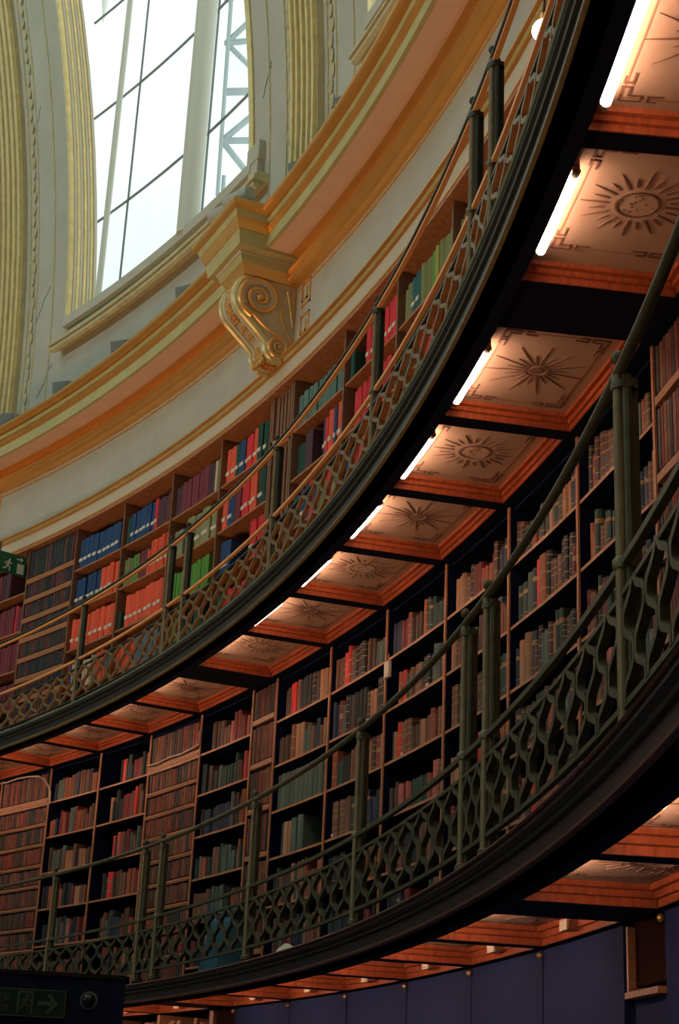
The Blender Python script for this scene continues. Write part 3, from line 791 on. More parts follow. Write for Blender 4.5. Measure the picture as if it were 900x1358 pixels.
def bookcase(level,bay):
    zb,zt=(4.985,7.50) if level=='upper' else (2.512,4.868)
    t=empty('bookcase',P(FR,bay*18+9,zb),'%s gallery wooden bookcase %s'%(level,BAYLAB[bay]),'bookcase')
    wm=M['wood2'] if level=='lower' else M['wood2']
    for k in range(7):
        ph=bnd(bay,k); link('upright',upright(level,zb,zt if level=='lower' else 7.47),t,P(FR,ph,0),rotz(ph))
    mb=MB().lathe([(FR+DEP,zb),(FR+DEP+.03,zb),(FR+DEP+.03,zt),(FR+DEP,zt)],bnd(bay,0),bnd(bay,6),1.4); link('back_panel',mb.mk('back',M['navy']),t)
    if level=='upper':
        mb=MB().lathe([(21.232,7.475),(FR+DEP+.03,7.475),(FR+DEP+.03,7.50),(21.232,7.512)],bay*18-.62,bay*18+18-.62,1.0); link('top_board',mb.mk('top',M['wood2']),t)
    else:
        mb=MB().lathe([(FR+.03,4.85),(FR+DEP+.03,4.85),(FR+DEP+.03,4.868),(FR+.03,4.868)],bnd(bay,0),bnd(bay,6),1.0); link('top_board',mb.mk('top',M['navy']),t)
    mb=MB(); board(mb,bnd(bay,0),bnd(bay,6),zb+.09 if level=='upper' else zb+.06,.09 if level=='upper' else .06,FR+.012); link('plinth',mb.mk('plinth',M['wood3']),t)
    for k in range(6):
        p0,p1=bnd(bay,k)+.041,bnd(bay,k+1)-.041
        fake=(bay,k) in (FAKE_U if level=='upper' else FAKE_L)
        if not fake:
            for z in (up_sh if level=='upper' else lo_sh):
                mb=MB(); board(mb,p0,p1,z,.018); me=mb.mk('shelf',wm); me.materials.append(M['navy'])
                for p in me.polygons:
                    if level=='lower' and math.hypot(p.center.x,p.center.y)>FR+.05: p.material_index=1  # behind the front edge the shade is in the colour
                link('shelf',me,t)
        else:
            d=link('door',MB().lathe([(FR+.02,zb+.06),(FR+.05,zb+.06),(FR+.05,zt-.03),(FR+.02,zt-.03)],p0,p1,1.4).mk('door',M['navy']),t)
            z=zt-.03; i=0
            H=.34 if level=='upper' else .27
            while z-H>zb+.1:
                zlo=z-H
                link('false_spines',spine_row(p0+.06,p1-.06,zlo+.012,z-.012,1000+k*50+i+bay*7,SPM=SPU if level=='upper' else SPL),d,kind='stuff')
                th=.055 if level=='upper' else (.075 if i==0 else .032)
                mb=MB().lathe([(FR-.004,zlo-th),(FR+.03,zlo-th),(FR+.03,zlo),(FR-.004,zlo)],p0,p1,1.4)
                link('door_rail',mb.mk('rail',M['wood2']),d)
                if level=='lower':
                    mb=MB().lathe([(FR-.010,zlo-th*.62),(FR+.0,zlo-th*.62),(FR+.0,zlo-th*.38),(FR-.010,zlo-th*.38)],p0,p1,1.4); link('door_bead',mb.mk('bead',M['wood2']),d)
                z=zlo-th; H=.175 if level=='upper' else .175; i+=1
    return t
for level in ('upper','lower'):
    for bay in BAYS: bookcase(level,bay)

# pilasters between the bookcases
NP={-2:'beyond the left edge',-1:'at the left end of the first bay',0:'below the scroll bracket',1:'near the right edge',2:'beyond the right edge'}
def pilaster(level,i):
    ph=i*18; zb,zt=(4.985,7.47) if level=='upper' else (2.512,4.868)
    hw=math.radians(PIL/2)*FR-.024
    t=empty('pilaster',P(FR,ph,zb),('%s gallery wooden pilaster %s' if level=='upper' else '%s gallery pilaster faced with false book spines %s')%(level,NP[i]),'pilaster',rz=rotz(ph))
    H=zt-zb
    if level=='upper':
        mb=MB().box(-hw,hw,.02,.32,0,H); local('back_board',mb.mk('bb',M['wood3']),t)
        for s in (-1,1): mb=MB().box(min(s*hw,s*(hw-.035)),max(s*hw,s*(hw-.035)),-.004,.03,0,H); local('stile',mb.mk('stile',M['wood3']),t)
        for z in (H-.45,H-.52,H-1.35,H-2.0): mb=MB().box(-hw,hw,-.004,.03,z,z+.035); local('cross_rail',mb.mk('cr',M['wood2']),t)
        mb=MB()
        for x in (-.11,-.055,0,.055,.11): mb.box(x-.018,x+.018,.0,.03,.1,H-.56)
        local('fluting',mb.mk('fl',M['wood3']),t)
        mb=MB()
        for x in (-.1,-.03,.04,.11): mb.box(x-.02,x+.02,.008,.03,H-.40,H-.03)
        local('carved_panel',mb.mk('cp',M['wood3']),t)
    else:
        mb=MB().box(-hw,hw,.03,.32,0,H); local('back_board',mb.mk('bb',M['navy']),t)
        z=H-.30
        n=0
        while z>.1:
            me=spine_row(ph-PIL/2+.09,ph+PIL/2-.09,zb+z+.045,zb+z+.33 if n else zb+H-.02,300+n+i*11,.03,.05)
            link('false_spines',me,t,kind='stuff')
            mb=MB().box(-hw,hw,-.004,.03,z-.005,z+.035); local('cross_rail',mb.mk('cr',M['wood2']),t)
            z-=.36; n+=1
for level in ('upper','lower'):
    for i in (-1,0,1): pilaster(level,i)

# ================================================================== BOOKS
def book_mesh(col,variant):
    w=.5; c=.10 if variant==0 else .05
    pts=[(-w,.0+c),(-w*.72,c*.35),(-w*.3,.0),(w*.3,.0),(w*.72,c*.35),(w,c),(w,1),(-w,1)]
    top=1.0
    vs=[Vector((x*.96,y,0)) for x,y in pts]+[Vector((x*.96,y,top)) for x,y in pts]; K=8
    fs=[tuple(range(K)),tuple(range(2*K-1,K-1,-1))]+[(i,(i+1)%K,K+(i+1)%K,K+i) for i in range(K)]
    return mesh('book',vs,fs,BM[col],False)
BME={(c,v):book_mesh(c,v) for c in PAL for v in (0,1)}
lab_me=MB().box(-.34,.34,-.012,.03,.27,.37).mk('spine_label',M['paper'])
lab_me2=MB().box(-.30,.30,-.012,.03,.06,.13).mk('spine_label',M['paper'])
COLTXT={}
def project(p):
    d=p-CAM; w_=d.dot(F)
    if w_<=0: return None
    return (450+FPX*d.dot(RV)/w_, 679-FPX*d.dot(UV)/w_)
def hidden(p):
    for z,Re in ((UP_T,20.40),(LO_T,20.40)):
        if p.z>z:
            t=(z-CAM.z)/(p.z-CAM.z); q=CAM+(p-CAM)*t
            if math.hypot(q.x,q.y)>Re: return True
    return False
books=[]   # dict: col,w,h,d,R,phi,z,lean,label?,level,bay,k,row,idx
def fill(level,bay,k,row,spec,rd,start=0.03,lean_end=False):
    """spec: list of (colour, width, height, labelled, gap before)"""
    zs=up_sh if level=='upper' else lo_sh
    z=zs[row]+.001; p0=bnd(bay,k); W=math.radians(CW)*FR-.05
    x=start; idx=0
    for (c,w_,h,lb,gap) in spec:
        x+=gap
        if x+w_>W-.004: break
        ph=p0+math.degrees((x+.025+w_/2)/(FR+.03)); 
        books.append(dict(col=c,w=w_,h=h,d=.20+rd.uniform(-.03,.03),R=FR+.02+rd.uniform(0,.018),phi=ph,z=z,lean=0,lb=lb,level=level,bay=bay,k=k,row=row,idx=idx))
        x+=w_+.001; idx+=1
    return x
def run(rd,c,n,w_,h,lb=0,gap=0,jit=.01):
    return [(c,w_*rd.uniform(.92,1.08),h+rd.uniform(-jit,jit),lb,gap if i==0 else 0) for i in range(n)]
rdU=random.Random(21)
def U_(bay,k,row,runs,start=.01):
    s=[]
    for r in runs: s+=run(rdU,*r)
    fill('upper',bay,k,row,s,rdU,start)
OR,SC,BL,DG,BG,OL,KH,MA,PB,TG,CR,GBL,DT,YG='orange red','scarlet','blue','dark green','bright green','olive','khaki','maroon','purple brown','teal grey','cream','grey blue','dark teal','yellow green'
# left of the bracket: column index in bay -1 (0..5); 0 is the false door
# bay -1 column 1 = blue/orange ... column 5 = beside the pilaster
U_(-1,2,0,[(BL,10,.098,.33,1)])
U_(-1,2,1,[(BL,5,.10,.33,1),(OR,5,.092,.34,1)])
U_(-1,2,2,[(OR,10,.098,.335,1)])
U_(-1,2,3,[(SC,1,.05,.30,0),(BL,1,.05,.3,0),(CR,7,.055,.29,0),(KH,2,.05,.3,0),(OR,4,.055,.31,0),(GBL,2,.06,.3,0)])
U_(-1,3,0,[(DG,1,.06,.31,0),(BL,2,.09,.32,1),(BL,4,.08,.33,1),(SC,1,.07,.33,1),(PB,4,.05,.32,0),(MA,2,.05,.33,0)])
U_(-1,3,1,[(OL,3,.06,.29,0),(BG,2,.045,.30,0),(OL,1,.05,.3,0),(MA,3,.055,.30,0),(OR,1,.05,.28,0),(OR,5,.075,.35,1)])
U_(-1,3,2,[(DG,1,.04,.2,0),(OR,9,.098,.335,1,.06)])
U_(-1,3,3,[(OR,3,.075,.28,0),(OR,2,.07,.33,0),(GBL,6,.08,.32,0)])
U_(-1,4,0,[(PB,2,.06,.31,0),(MA,4,.08,.33,0),(MA,2,.11,.34,0),(PB,2,.06,.34,0),(CR,1,.05,.33,0),(OL,2,.07,.33,0)])
U_(-1,4,1,[(KH,2,.10,.30,0),(DG,1,.05,.28,0),(KH,4,.17,.35,1)])
U_(-1,4,2,[(YG,1,.06,.28,0),(BG,3,.07,.30,0),(BG,6,.09,.31,0)])
U_(-1,4,3,[(BG,4,.07,.29,0),(OL,3,.07,.28,0),(DG,4,.07,.28,0)])
U_(-1,5,0,[(OR,2,.105,.34,1),(DG,1,.09,.33,1),(BL,1,.11,.33,1),(SC,2,.075,.34,1),(OR,1,.09,.35,1),(DG,2,.095,.36,1)])
U_(-1,5,1,[(OR,1,.105,.34,1),(BL,1,.12,.34,1),(PB,1,.05,.31,0),(MA,1,.10,.33,0),(SC,2,.085,.35,1),(OR,2,.09,.36,1),(DG,1,.12,.37,1)])
U_(-1,5,2,[(BL,1,.21,.32,1),(SC,3,.125,.36,1,.40)])
U_(-1,5,3,[(DG,2,.06,.28,0),(SC,6,.085,.29,1),(DT,2,.08,.28,0),(SC,1,.07,.3,0)])
# swap so that column 5 next to the pilaster carries the strong colours
for b_ in books:
    pass
# right of the bracket
U_(0,0,0,[(TG,9,.095,.30,0)])
U_(0,0,1,[(DG,1,.16,.30,0),(PB,1,.14,.34,0),(BL,1,.075,.32,1,.20),(SC,1,.05,.33,1),(OR,1,.09,.35,1),(BL,1,.05,.35,1),(OR,1,.11,.37,1)])
U_(0,0,2,[(DT,2,.06,.28,0),(BL,2,.09,.31,1),(SC,1,.08,.33,0),(BL,1,.06,.3,0),(OL,3,.07,.3,0),(SC,2,.06,.28,0),(KH,1,.07,.3,0)])
U_(0,0,3,[(OR,4,.07,.28,0),(SC,3,.07,.3,0),(DG,2,.07,.3,0)])
U_(0,1,0,[(DG,1,.06,.26,0),(SC,7,.09,.33,1,.24)])
U_(0,1,1,[(SC,3,.085,.32,1,.10),(SC,5,.095,.34,1)])
U_(0,1,2,[(BL,2,.07,.3,0),(SC,2,.08,.3,1),(OR,4,.08,.32,0)])
U_(0,2,0,[(OL,2,.075,.29,0),(DT,2,.085,.31,1),(OL,2,.10,.33,0),(BG,1,.07,.33,0),(YG,1,.05,.34,0),(OL,3,.09,.34,0)])
U_(0,2,1,[(DG,4,.08,.3,0),(SC,3,.08,.31,0)])
U_(0,3,0,[(OL,4,.08,.30,0),(DG,4,.08,.31,0)])
U_(-1,0,0,[(MA,8,.05,.31,0),(PB,3,.06,.32,0)])
U_(-1,0,1,[(MA,9,.05,.31,0),(MA,5,.06,.32,0),(SC,1,.05,.33,0),(MA,2,.06,.3,0)])
U_(-1,0,2,[(MA,12,.055,.32,0),(MA,6,.055,.33,0)])
U_(-1,0,3,[(PB,4,.05,.29,0),(MA,5,.07,.30,0),(MA,5,.07,.31,0)])
U_(-1,0,4,[(GBL,12,.05,.24,0),(GBL,6,.05,.25,0)])
LEATH=['tan leather','brown leather','dark brown leather','chestnut leather','black leather','oxblood leather','dark green leather','navy leather','bright red','grey green','dusty pink']
WT=[5,7,8,6,8,6,5,6,1.2,4,1.6]
rdL=random.Random(99)
SPECIAL={  # (bay,col,row): list of (colour,width,height) runs placed at start, then filled at random
 (0,0,0):('gap',.10,[('dark brown leather',.05,.22),('dark brown leather',.05,.23),('bright red',.05,.25),('bright red',.05,.25),('brown leather',.06,.26),('black leather',.05,.25)],0),
 (0,0,1):('gap',.0,[('dark brown leather',.05,.21)]*5+[('chestnut leather',.075,.27),('tan leather',.08,.26),('tan leather',.07,.26)],0),
 (0,0,2):('gap',.02,[('grey green',.085,.27)]*11,0),
 (0,0,3):('gap',.12,[('dark green leather',.06,.25),('tan leather',.07,.25),('tan leather',.06,.25),('grey green',.10,.26),('grey green',.09,.27)],9),
 (0,1,0):('gap',.0,[('brown leather',.055,.24)]*2+[('dark brown leather',.06,.24),('bright red',.06,.25),('bright red',.05,.29),('brown leather',.06,.25)]+[('black leather',.07,.26)]*3,0),
 (0,1,2):('gap',.0,[('chestnut leather',.09,.27)],0),
 (0,2,1):('gap',.14,[('chestnut leather',.07,.22),('bright red',.05,.22)],0),
 (0,2,2):('gap',.03,[('black leather',.05,.2),('tan leather',.05,.19),('bright red',.08,.24)],0),
 (0,3,0):('gap',.05,[('tan leather',.06,.22)]*3,0),
 (0,4,1):('gap',.02,[('dark green leather',.07,.22)]*2+[('grey green',.09,.25),('navy leather',.06,.25),('bright red',.06,.28),('chestnut leather',.10,.28),('black leather',.05,.28)],0),
 (0,4,2):('gap',.02,[('navy leather',.05,.22),('tan leather',.07,.25),('tan leather',.09,.27)],0),
 (-1,2,3):('gap',.0,[('white tagged black',.04,.22)]*3,0),
 (-1,2,4):('gap',.05,[('white tagged black',.05,.2)]*3,0),
 (-1,3,0):('gap',.36,[('black leather',.04,.22),('bright red',.07,.22),('dark green leather',.05,.22)],5),
 (-1,3,1):('gap',.20,[('tan leather',.05,.24),('black leather',.04,.2)],0),
 (-1,3,2):('gap',.32,[('bright red',.06,.22),('black leather',.05,.2)],0),
 (-1,3,3):('gap',.18,[('white tagged black',.06,.24),('black leather',.05,.2),('bright red',.10,.24),('dark brown leather',.05,.2)],0),
 (-1,5,0):('gap',.14,[('dark brown leather',.05,.24)]*3,0),
}
GAPS={(-1,2,0):.02,(-1,3,4):.2,(-1,3,5):.3}
for bay in BAYS:
    for k in range(6):
        if (bay,k) in FAKE_L: continue
        for row in range(6):
            sp_=[]; g0=GAPS.get((bay,k,row), rdL.choice((0,0,.02,.05,.0)))
            stop=0
            if (bay,k,row) in SPECIAL:
                _,g0,lst,stop=SPECIAL[(bay,k,row)]
                sp_=[(c,w_*.97,h,0,0) for c,w_,h in lst]
            W=math.radians(CW)*FR-.05; x=g0+sum(s[1]+.001 for s in sp_)
            endgap=rdL.choice((0,0,0,.05,.12))
            cur=None
            if not stop or stop==5:
                base=rdL.uniform(.19,.245)
                while x<W-endgap-.03:
                    if cur is None or rdL.random()<.62:
                        cur=rdL.choices(LEATH,WT)[0]; cw=rdL.uniform(.034,.066); ch=base+rdL.uniform(-.055,.05)
                    w_=cw*rdL.uniform(.9,1.1); h=min(.30,ch+rdL.uniform(-.006,.006)); gap=.03 if rdL.random()<.05 else 0
                    sp_.append((cur,w_,h,1 if rdL.random()<.06 else 0,gap)); x+=w_+.001+gap
            fill('lower',bay,k,row,sp_,rdL,g0)
# upper random filling of cells that show only slivers
spec_cells={(b['bay'],b['k'],b['row']) for b in books if b['level']=='upper'}
for bay in BAYS:
    for k in range(6):
        if (bay,k) in FAKE_U: continue
        for row in range(5):
            if (bay,k,row) in spec_cells: continue
            s=[]
            cols = [MA,PB,MA,BL] if bay==-2 else ([OR,OR,DG,KH,GBL,BG] if bay==-1 else [DG,OL,SC,KH])
            for q in range(5): s+=run(rdU,rdU.choice(cols),3,.065,.29,0,0,.015)
            fill('upper',bay,k,row,s,rdU,.01)
# leaning books at the loose end of some lower shelves
cells={}
for b in books: cells.setdefault((b['level'],b['bay'],b['k'],b['row']),[]).append(b)
for key,lst in cells.items():
    if key[0]=='lower' and rdL.random()<.45:
        last=lst[-1]; W=math.radians(CW)*FR-.05
        endx=math.radians(last['phi']-bnd(key[1],key[2]))*FR+last['w']/2
        room=W-endx
        if room>.035:
            for b in lst[-3:]: b['lean']=min(.12,room*.45/b['h'])*1.0
    if key[0]=='lower' and key[2]>=1 and rdL.random()<.35 and key[1]>=0:
        for b in lst[-4:]: b['lean']=max(b['lean'],.0)
# rank by size in the picture
for b in books:
    p=P(b['R'],b['phi'],b['z']+b['h']*.6); q=project(p)
    b['area']=0
    if q and -6<q[0]<906 and -6<q[1]<1364 and not hidden(p):
        dist=(p-CAM).length
        nrm=(CAM-p); nrm.z=0; nrm.normalize(); er=P(1,b['phi'],0); cosw=abs(nrm.dot(er))
        b['area']=(b['w']*cosw)*b['h']/dist**2
def ranklist(level): 
    l=[b for b in books if b['level']==level and b['area']>0]; l.sort(key=lambda b:-b['area']); return l
keepers=set()
for lv in ('upper','lower'):
    for b in ranklist(lv)[:300]: keepers.add(id(b))
def colname(bay,k,level):
    if bay==0: return '%s column right of %s pilaster'%(ORD[k],level)
    if bay==-1: return '%s column left of %s pilaster'%(ORD[5-k],level)
    return '%s column of the %s'%(ORD[k],NB[bay])
ROWN=['top','second','third','fourth','fifth','bottom']
protos={}
nb=0
stuff={'upper':([],[],[]),'lower':([],[],[])}
palidx={c:i for i,c in enumerate(PAL)}
def book_matrix(b):
    T=Matrix.Translation(P(b['R'],b['phi'],b['z']))@Matrix.Rotation(rotz(b['phi']),4,'Z')
    if b['lean']:
        T=T@Matrix.Translation((b['w']/2,0,0))@Matrix.Rotation(b['lean'],4,'Y')@Matrix.Translation((-b['w']/2,0,0))
    return T
for b in books:
    T=book_matrix(b)
    if id(b) in keepers:
        key=(b['col'],b['idx']%2,b['lb'])
        name='bound_volume' if b['level']=='upper' else 'leather_book'
        src=protos.get(key+(name,))
        if src is None:
            o=bpy.data.objects.new(name,BME[(b['col'],b['idx']%2)]); COL.objects.link(o)
            if b['lb']:
                c=bpy.data.objects.new('spine_label',lab_me if name=='bound_volume' else lab_me2); COL.objects.link(c); c.parent=o
            protos[key+(name,)]=o
        else:
            o=src.copy(); COL.objects.link(o)
            for ch in src.children:
                c=ch.copy(); c.parent=o; COL.objects.link(c)
        loc,rot,_=T.decompose(); o.location=loc; o.rotation_euler=rot.to_euler(); o.scale=(b['w'],b['d'],b['h'])
        row=ROWN[b['row']] if b['level']=='lower' else ROWN[min(b['row'],4)]
        c=b['col']; 
        o['label']='%s %s %s from left, %s shelf, %s'%(c, 'volume' if b['level']=='upper' else 'book', ORD[min(b['idx'],25)], row, colname(b['bay'],b['k'],b['level']))
        o['category']='book'
        o['group']='%s volumes on the upper gallery shelves'%('cloth bound') if b['level']=='upper' else 'leather books on the lower gallery shelves'
        nb+=1
    else:
        V,Fc,MI=stuff[b['level']]; n=len(V)
        me=BME[(b['col'],b['idx']%2)]; S=Matrix.Diagonal((b['w'],b['d'],b['h'],1))
        for v in me.vertices: V.append(T@S@v.co)
        for p in me.polygons: Fc.append(tuple(i+n for i in p.vertices)); MI.append(palidx[b['col']])
        if b['lb'] and b['level']=='upper':
            n=len(V)
            for v in lab_me.vertices: V.append(T@S@v.co)
            for p in lab_me.polygons: Fc.append(tuple(i+n for i in p.vertices)); MI.append(len(PAL))
for lv,(V,Fc,MI) in stuff.items():
    me=bpy.data.meshes.new('books'); me.from_pydata([tuple(v) for v in V],[],Fc)
    for c in PAL:
        mm=BM[c]
        if BM[c].name+'_plain' not in bpy.data.materials:
            mat(BM[c].name+'_plain',PAL[c][1],.6,noise=.3,nscale=14,stretch=(1,1,.2))
        me.materials.append(bpy.data.materials[BM[c].name+'_plain'])
    me.materials.append(M['paper'])
    for p,i in zip(me.polygons,MI): p.material_index=i
    o=bpy.data.objects.new('books',me); COL.objects.link(o)
    tag(o,'remaining smaller %s filling the other shelves of the %s gallery'%('cloth volumes' if lv=='upper' else 'leather books',lv),'books','books filling the %s gallery'%lv,'stuff')
print('books individual',nb,'total',len(books))

# ================================================================== GROUND STOREY WALL
for bay in (0,1):
    for k in range(6):
        p0,p1=bnd(bay,k)+.02,bnd(bay,k+1)-.02
        t=empty('wall_panel',P(21.1,(p0+p1)/2,0),'navy fabric wall panel under lower gallery, %s of %s'%(ORD[k],NBS[bay]),'panel','navy panels under the lower gallery')
        mb=MB().lathe([(21.10,.02),(21.14,.02),(21.14,2.36),(21.10,2.36)],p0,p1,1.0); link('fabric_board',mb.mk('panel',M['navypanel']),t)
        mb=MB().sphere(P(21.085,p0,2.335),.016,10,6); link('fixing_knob',mb.mk('knob',M['knob'],True),t)
for i in (0,1):
    ph=i*18; t=empty('wall_bracket',P(21.1,ph,2.1),['dark wood bracket panel under the lower gallery heavy beam below the scroll bracket','dark wood bracket panel with orange edge at the bottom right'][i],'bracket',rz=rotz(ph))
    mb=MB().box(-.19,.19,.03,.10,.03,.268); local('panel',mb.mk('p',M['brk']),t)
    mb=MB().box(-.205,-.185,.0,.10,.0,.25); local('edge_strip',mb.mk('e',M['wood2']),t)
    mb=MB().box(-.205,.17,-.01,.10,-.015,.008); local('ledge',mb.mk('l',M['wood2']),t)
    mb=MB().box(-.20,.20,.03,.10,-2.08,-.02); local('lower_board',mb.mk('lb',M['navypanel']),t)
for bay in (-1,-2):
    t=empty('bookcase',P(21.1,bay*18+9,0),'ground floor bookcase %s under the lower gallery'%BAYLAB[bay],'bookcase')
    for k in range(7):
        ph=bnd(bay,k); mb=MB().box(-.025,.025,-.0,.34,0.02,2.36); link('upright',mb.mk('up',M['wood2']),t,P(21.1,ph,0),rotz(ph))
    mb=MB().lathe([(21.42,.02),(21.45,.02),(21.45,2.36),(21.42,2.36)],bnd(bay,0),bnd(bay,6),1.4); link('back_panel',mb.mk('back',M['navy']),t)
    for n in range(6):
        z=2.04-.36*n; mb=MB().lathe([(21.11,z-.025),(21.42,z-.025),(21.42,z),(21.11,z)],bnd(bay,0),bnd(bay,6),1.4); link('shelf',mb.mk('sh',M['wood2']),t)
rdg=random.Random(3); V=MB(); 
for bay in (-1,):
    for k in range(6):
        x=bnd(bay,k)+.12; idx=0
        while x<bnd(bay,k+1)-.35 and idx<16:
            w_=rdg.uniform(.05,.07); c=rdg.choice(['tan leather','tan leather','chestnut leather','brown leather'])
            if k<5 or rdg.random()<.4 or idx<6:
                o=bpy.data.objects.new('leather_book',BME[(c,0)]); COL.objects.link(o)
                ph=x+math.degrees(w_/2/21.1); o.location=P(21.13,ph,2.041); o.rotation_euler=(0,0,rotz(ph)); o.scale=(w_,.2,rdg.uniform(.23,.28))
                o['label']='%s book %s from left, ground floor top shelf, %s column left of bracket'%(c,ORD[idx],ORD[5-k]); o['category']='book'; o['group']='leather books on the ground floor top shelf'
            x+=math.degrees((w_+.003)/21.1); idx+=1

# ================================================================== SMALL THINGS
# dark partition with the fire exit sign
def text_mesh(body,size,m,ext=.002,bold=.0):
    cu=bpy.data.curves.new('text','FONT'); cu.body=body; cu.size=size; cu.extrude=ext; cu.offset=bold
    cu.align_x='RIGHT'; cu.space_line=.85
    o=bpy.data.objects.new('text',cu); COL.objects.link(o); bpy.context.view_layer.update()
    dg=bpy.context.evaluated_depsgraph_get(); me=bpy.data.meshes.new_from_object(o.evaluated_get(dg))
    bpy.data.objects.remove(o); me.materials.clear(); me.materials.append(m)
    me.transform(Matrix.Rotation(math.pi/2,4,'X')); return me
def stroke(mb,pts,w,y0,y1):
    for (xa,za),(xb,zb_) in zip(pts,pts[1:]):
        d=Vector((xb-xa,zb_-za)); d.normalize(); n=(-d.y*w/2,d.x*w/2); e=(d.x*w*.3,d.y*w*.3)
        c=[(xa-e[0]+n[0],za-e[1]+n[1]),(xa-e[0]-n[0],za-e[1]-n[1]),(xb+e[0]-n[0],zb_+e[1]-n[1]),(xb+e[0]+n[0],zb_+e[1]+n[1])]
        mb.add([Vector((x,y0,z)) for x,z in c]+[Vector((x,y1,z)) for x,z in c],[(0,1,2,3),(7,6,5,4),(0,4,5,1),(1,5,6,2),(2,6,7,3),(3,7,4,0)])
def running_man(mb,cx,cz,h,y0,y1,flip=1):
    f=lambda x,z:(cx+flip*x*h,cz+z*h)
    mb.tube([Vector((*[f(.10,.40)[0]],y0,f(.10,.40)[1])),Vector((f(.10,.40)[0],y1,f(.10,.40)[1]))],.085*h,12)
    stroke(mb,[f(.06,.26),f(-.06,-.02)],.17*h,y0,y1)
    stroke(mb,[f(.05,.24),f(.24,.12),f(.34,.20)],.07*h,y0,y1); stroke(mb,[f(.02,.24),f(-.20,.20),f(-.28,.04)],.07*h,y0,y1)
    stroke(mb,[f(-.04,-.02),f(.18,-.16),f(.14,-.42)],.09*h,y0,y1); stroke(mb,[f(-.08,-.04),f(-.16,-.26),f(-.40,-.34)],.09*h,y0,y1)
t=empty('partition',Vector((19.955,-1.079,0)),'dark navy partition block carrying the fire exit sign at lower left','partition',rz=math.atan2(-.289,.957))
mb=MB().box(-3.2,0,0,.28,0,2.425); local('board',mb.mk('board',M['darkwood']),t)
mb=MB().box(-3.22,.004,-.012,.29,2.425,2.45); local('top_cap',mb.mk('cap',M['black']),t)
sg=empty('fire_exit_sign',Vector((19.955,-1.079,0)),'dark green fire exit sign with running figure and right arrow on the navy partition','sign',rz=math.atan2(-.289,.957))
mb=MB().box(-1.02,-.375,-.014,-.001,2.163,2.335); local('sign_board',mb.mk('sb',M['signdark']),sg)
mb=MB()
for x0,x1,z0,z1 in ((-1.02,-.375,2.163,2.170),(-1.02,-.375,2.328,2.335),(-1.02,-1.013,2.163,2.335),(-.382,-.375,2.163,2.335)): mb.box(x0,x1,-.018,-.013,z0,z1)
local('border',mb.mk('bd',M['signpale']),sg)
tm=text_mesh('Fire\nexit',.085,M['signpale']); local('lettering',tm,sg,(-.735,-.017,2.262))
mb=MB(); mb.box(-.688,-.672,-.018,-.013,2.18,2.32); mb.box(-.60,-.585,-.018,-.013,2.18,2.32); mb.box(-.688,-.585,-.018,-.013,2.308,2.322)
running_man(mb,-.635,2.248,.115,-.019,-.013); local('running_figure',mb.mk('rm',M['signpale'],False),sg)
mb=MB(); mb.box(-.555,-.47,-.018,-.013,2.236,2.262)
mb.add([Vector((x,y,z)) for y in (-.018,-.013) for x,z in ((-.50,2.305),(-.475,2.305),(-.425,2.249),(-.475,2.193),(-.50,2.193),(-.46,2.249))],[(0,1,2,5),(5,2,3,4),(11,8,7,6),(10,9,8,11),(0,6,7,1),(1,7,8,2),(2,8,9,3),(3,9,10,4),(4,10,11,5),(5,11,6,0)])
local('arrow',mb.mk('ar',M['signpale']),sg)
cc=empty('dome_camera',Vector((19.955,-1.079,0)),'small dark glossy dome camera on the navy partition right of the sign','camera',rz=math.atan2(-.289,.957))
mb=MB().sphere((-.23,-.02,2.283),.045,16,10,(1,.8,1)); local('dome',mb.mk('dm',M['black'],True),cc)
mb=MB().tube([(-.23,-.012,2.283),(-.23,-.001,2.283)],.058,20); local('base_ring',mb.mk('br',M['grey'],True),cc)

# green exit sign projecting from the upper bookcase
sg=empty('exit_sign',P(21.27,-14.62,7.16),'small green running figure exit sign projecting from the upper bookcase at far left','sign',rz=rotz(-14.62))
# local: y outward; the board stands out from the wall in the y-z plane, facing +x
mb=MB().box(-.006,.006,-.40,-.01,.0,.235); local('sign_board',mb.mk('sb',M['signgreen']),sg)
mb=MB(); mb.box(-.004,.004,-.02,.02,.235,.29); mb.box(-.004,.004,-.36,-.34,.235,.34); local('hanger',mb.mk('hg',M['grey']),sg)
def mirror_x(mbx):                            # sign drawn in x-z, turned to face +x
    mbx.v=[Vector((.0115+v.y, v.x, v.z)) for v in mbx.v]; return mbx
mb=MB(); running_man(mb,-.235,.095,.15,-.004,.0); mirror_x(mb); local('running_figure',mb.mk('rm',M['signwhite'],False),sg)
mb=MB(); mb.box(-.12,-.035,-.004,.0,.02,.135); mirror_x(mb); local('door_symbol',mb.mk('ds',M['signwhite'],False),sg)
mb=MB(); stroke(mb,[(-.13,.185),(-.06,.185)],.016,-.004,0); stroke(mb,[(-.085,.207),(-.06,.185),(-.085,.163)],.014,-.004,0); mirror_x(mb); local('arrow',mb.mk('ar',M['signwhite'],False),sg)

# bright lamp under the cornice at the top of the picture
t=empty('bulb_lamp',P(21.02,15.4,7.50),'bright bare bulb lamp under the cornice near the upper railing posts','lamp',rz=rotz(15.4))
mb=MB().sphere((0,0,-.43),.062,16,10,(1.15,1,.9)); local('bulb',mb.mk('bulb',M['bulb'],True),t)
mb=MB().tube([(0,0,-.39),(0,0,-.33)],.022,10); local('holder',mb.mk('holder',M['knob'],True),t)
mb=MB().tube([(0,0,-.33),(0,.02,-.06),(0,.20,.0)],.008,8); local('stem',mb.mk('stem',M['iron_dk'],True),t)

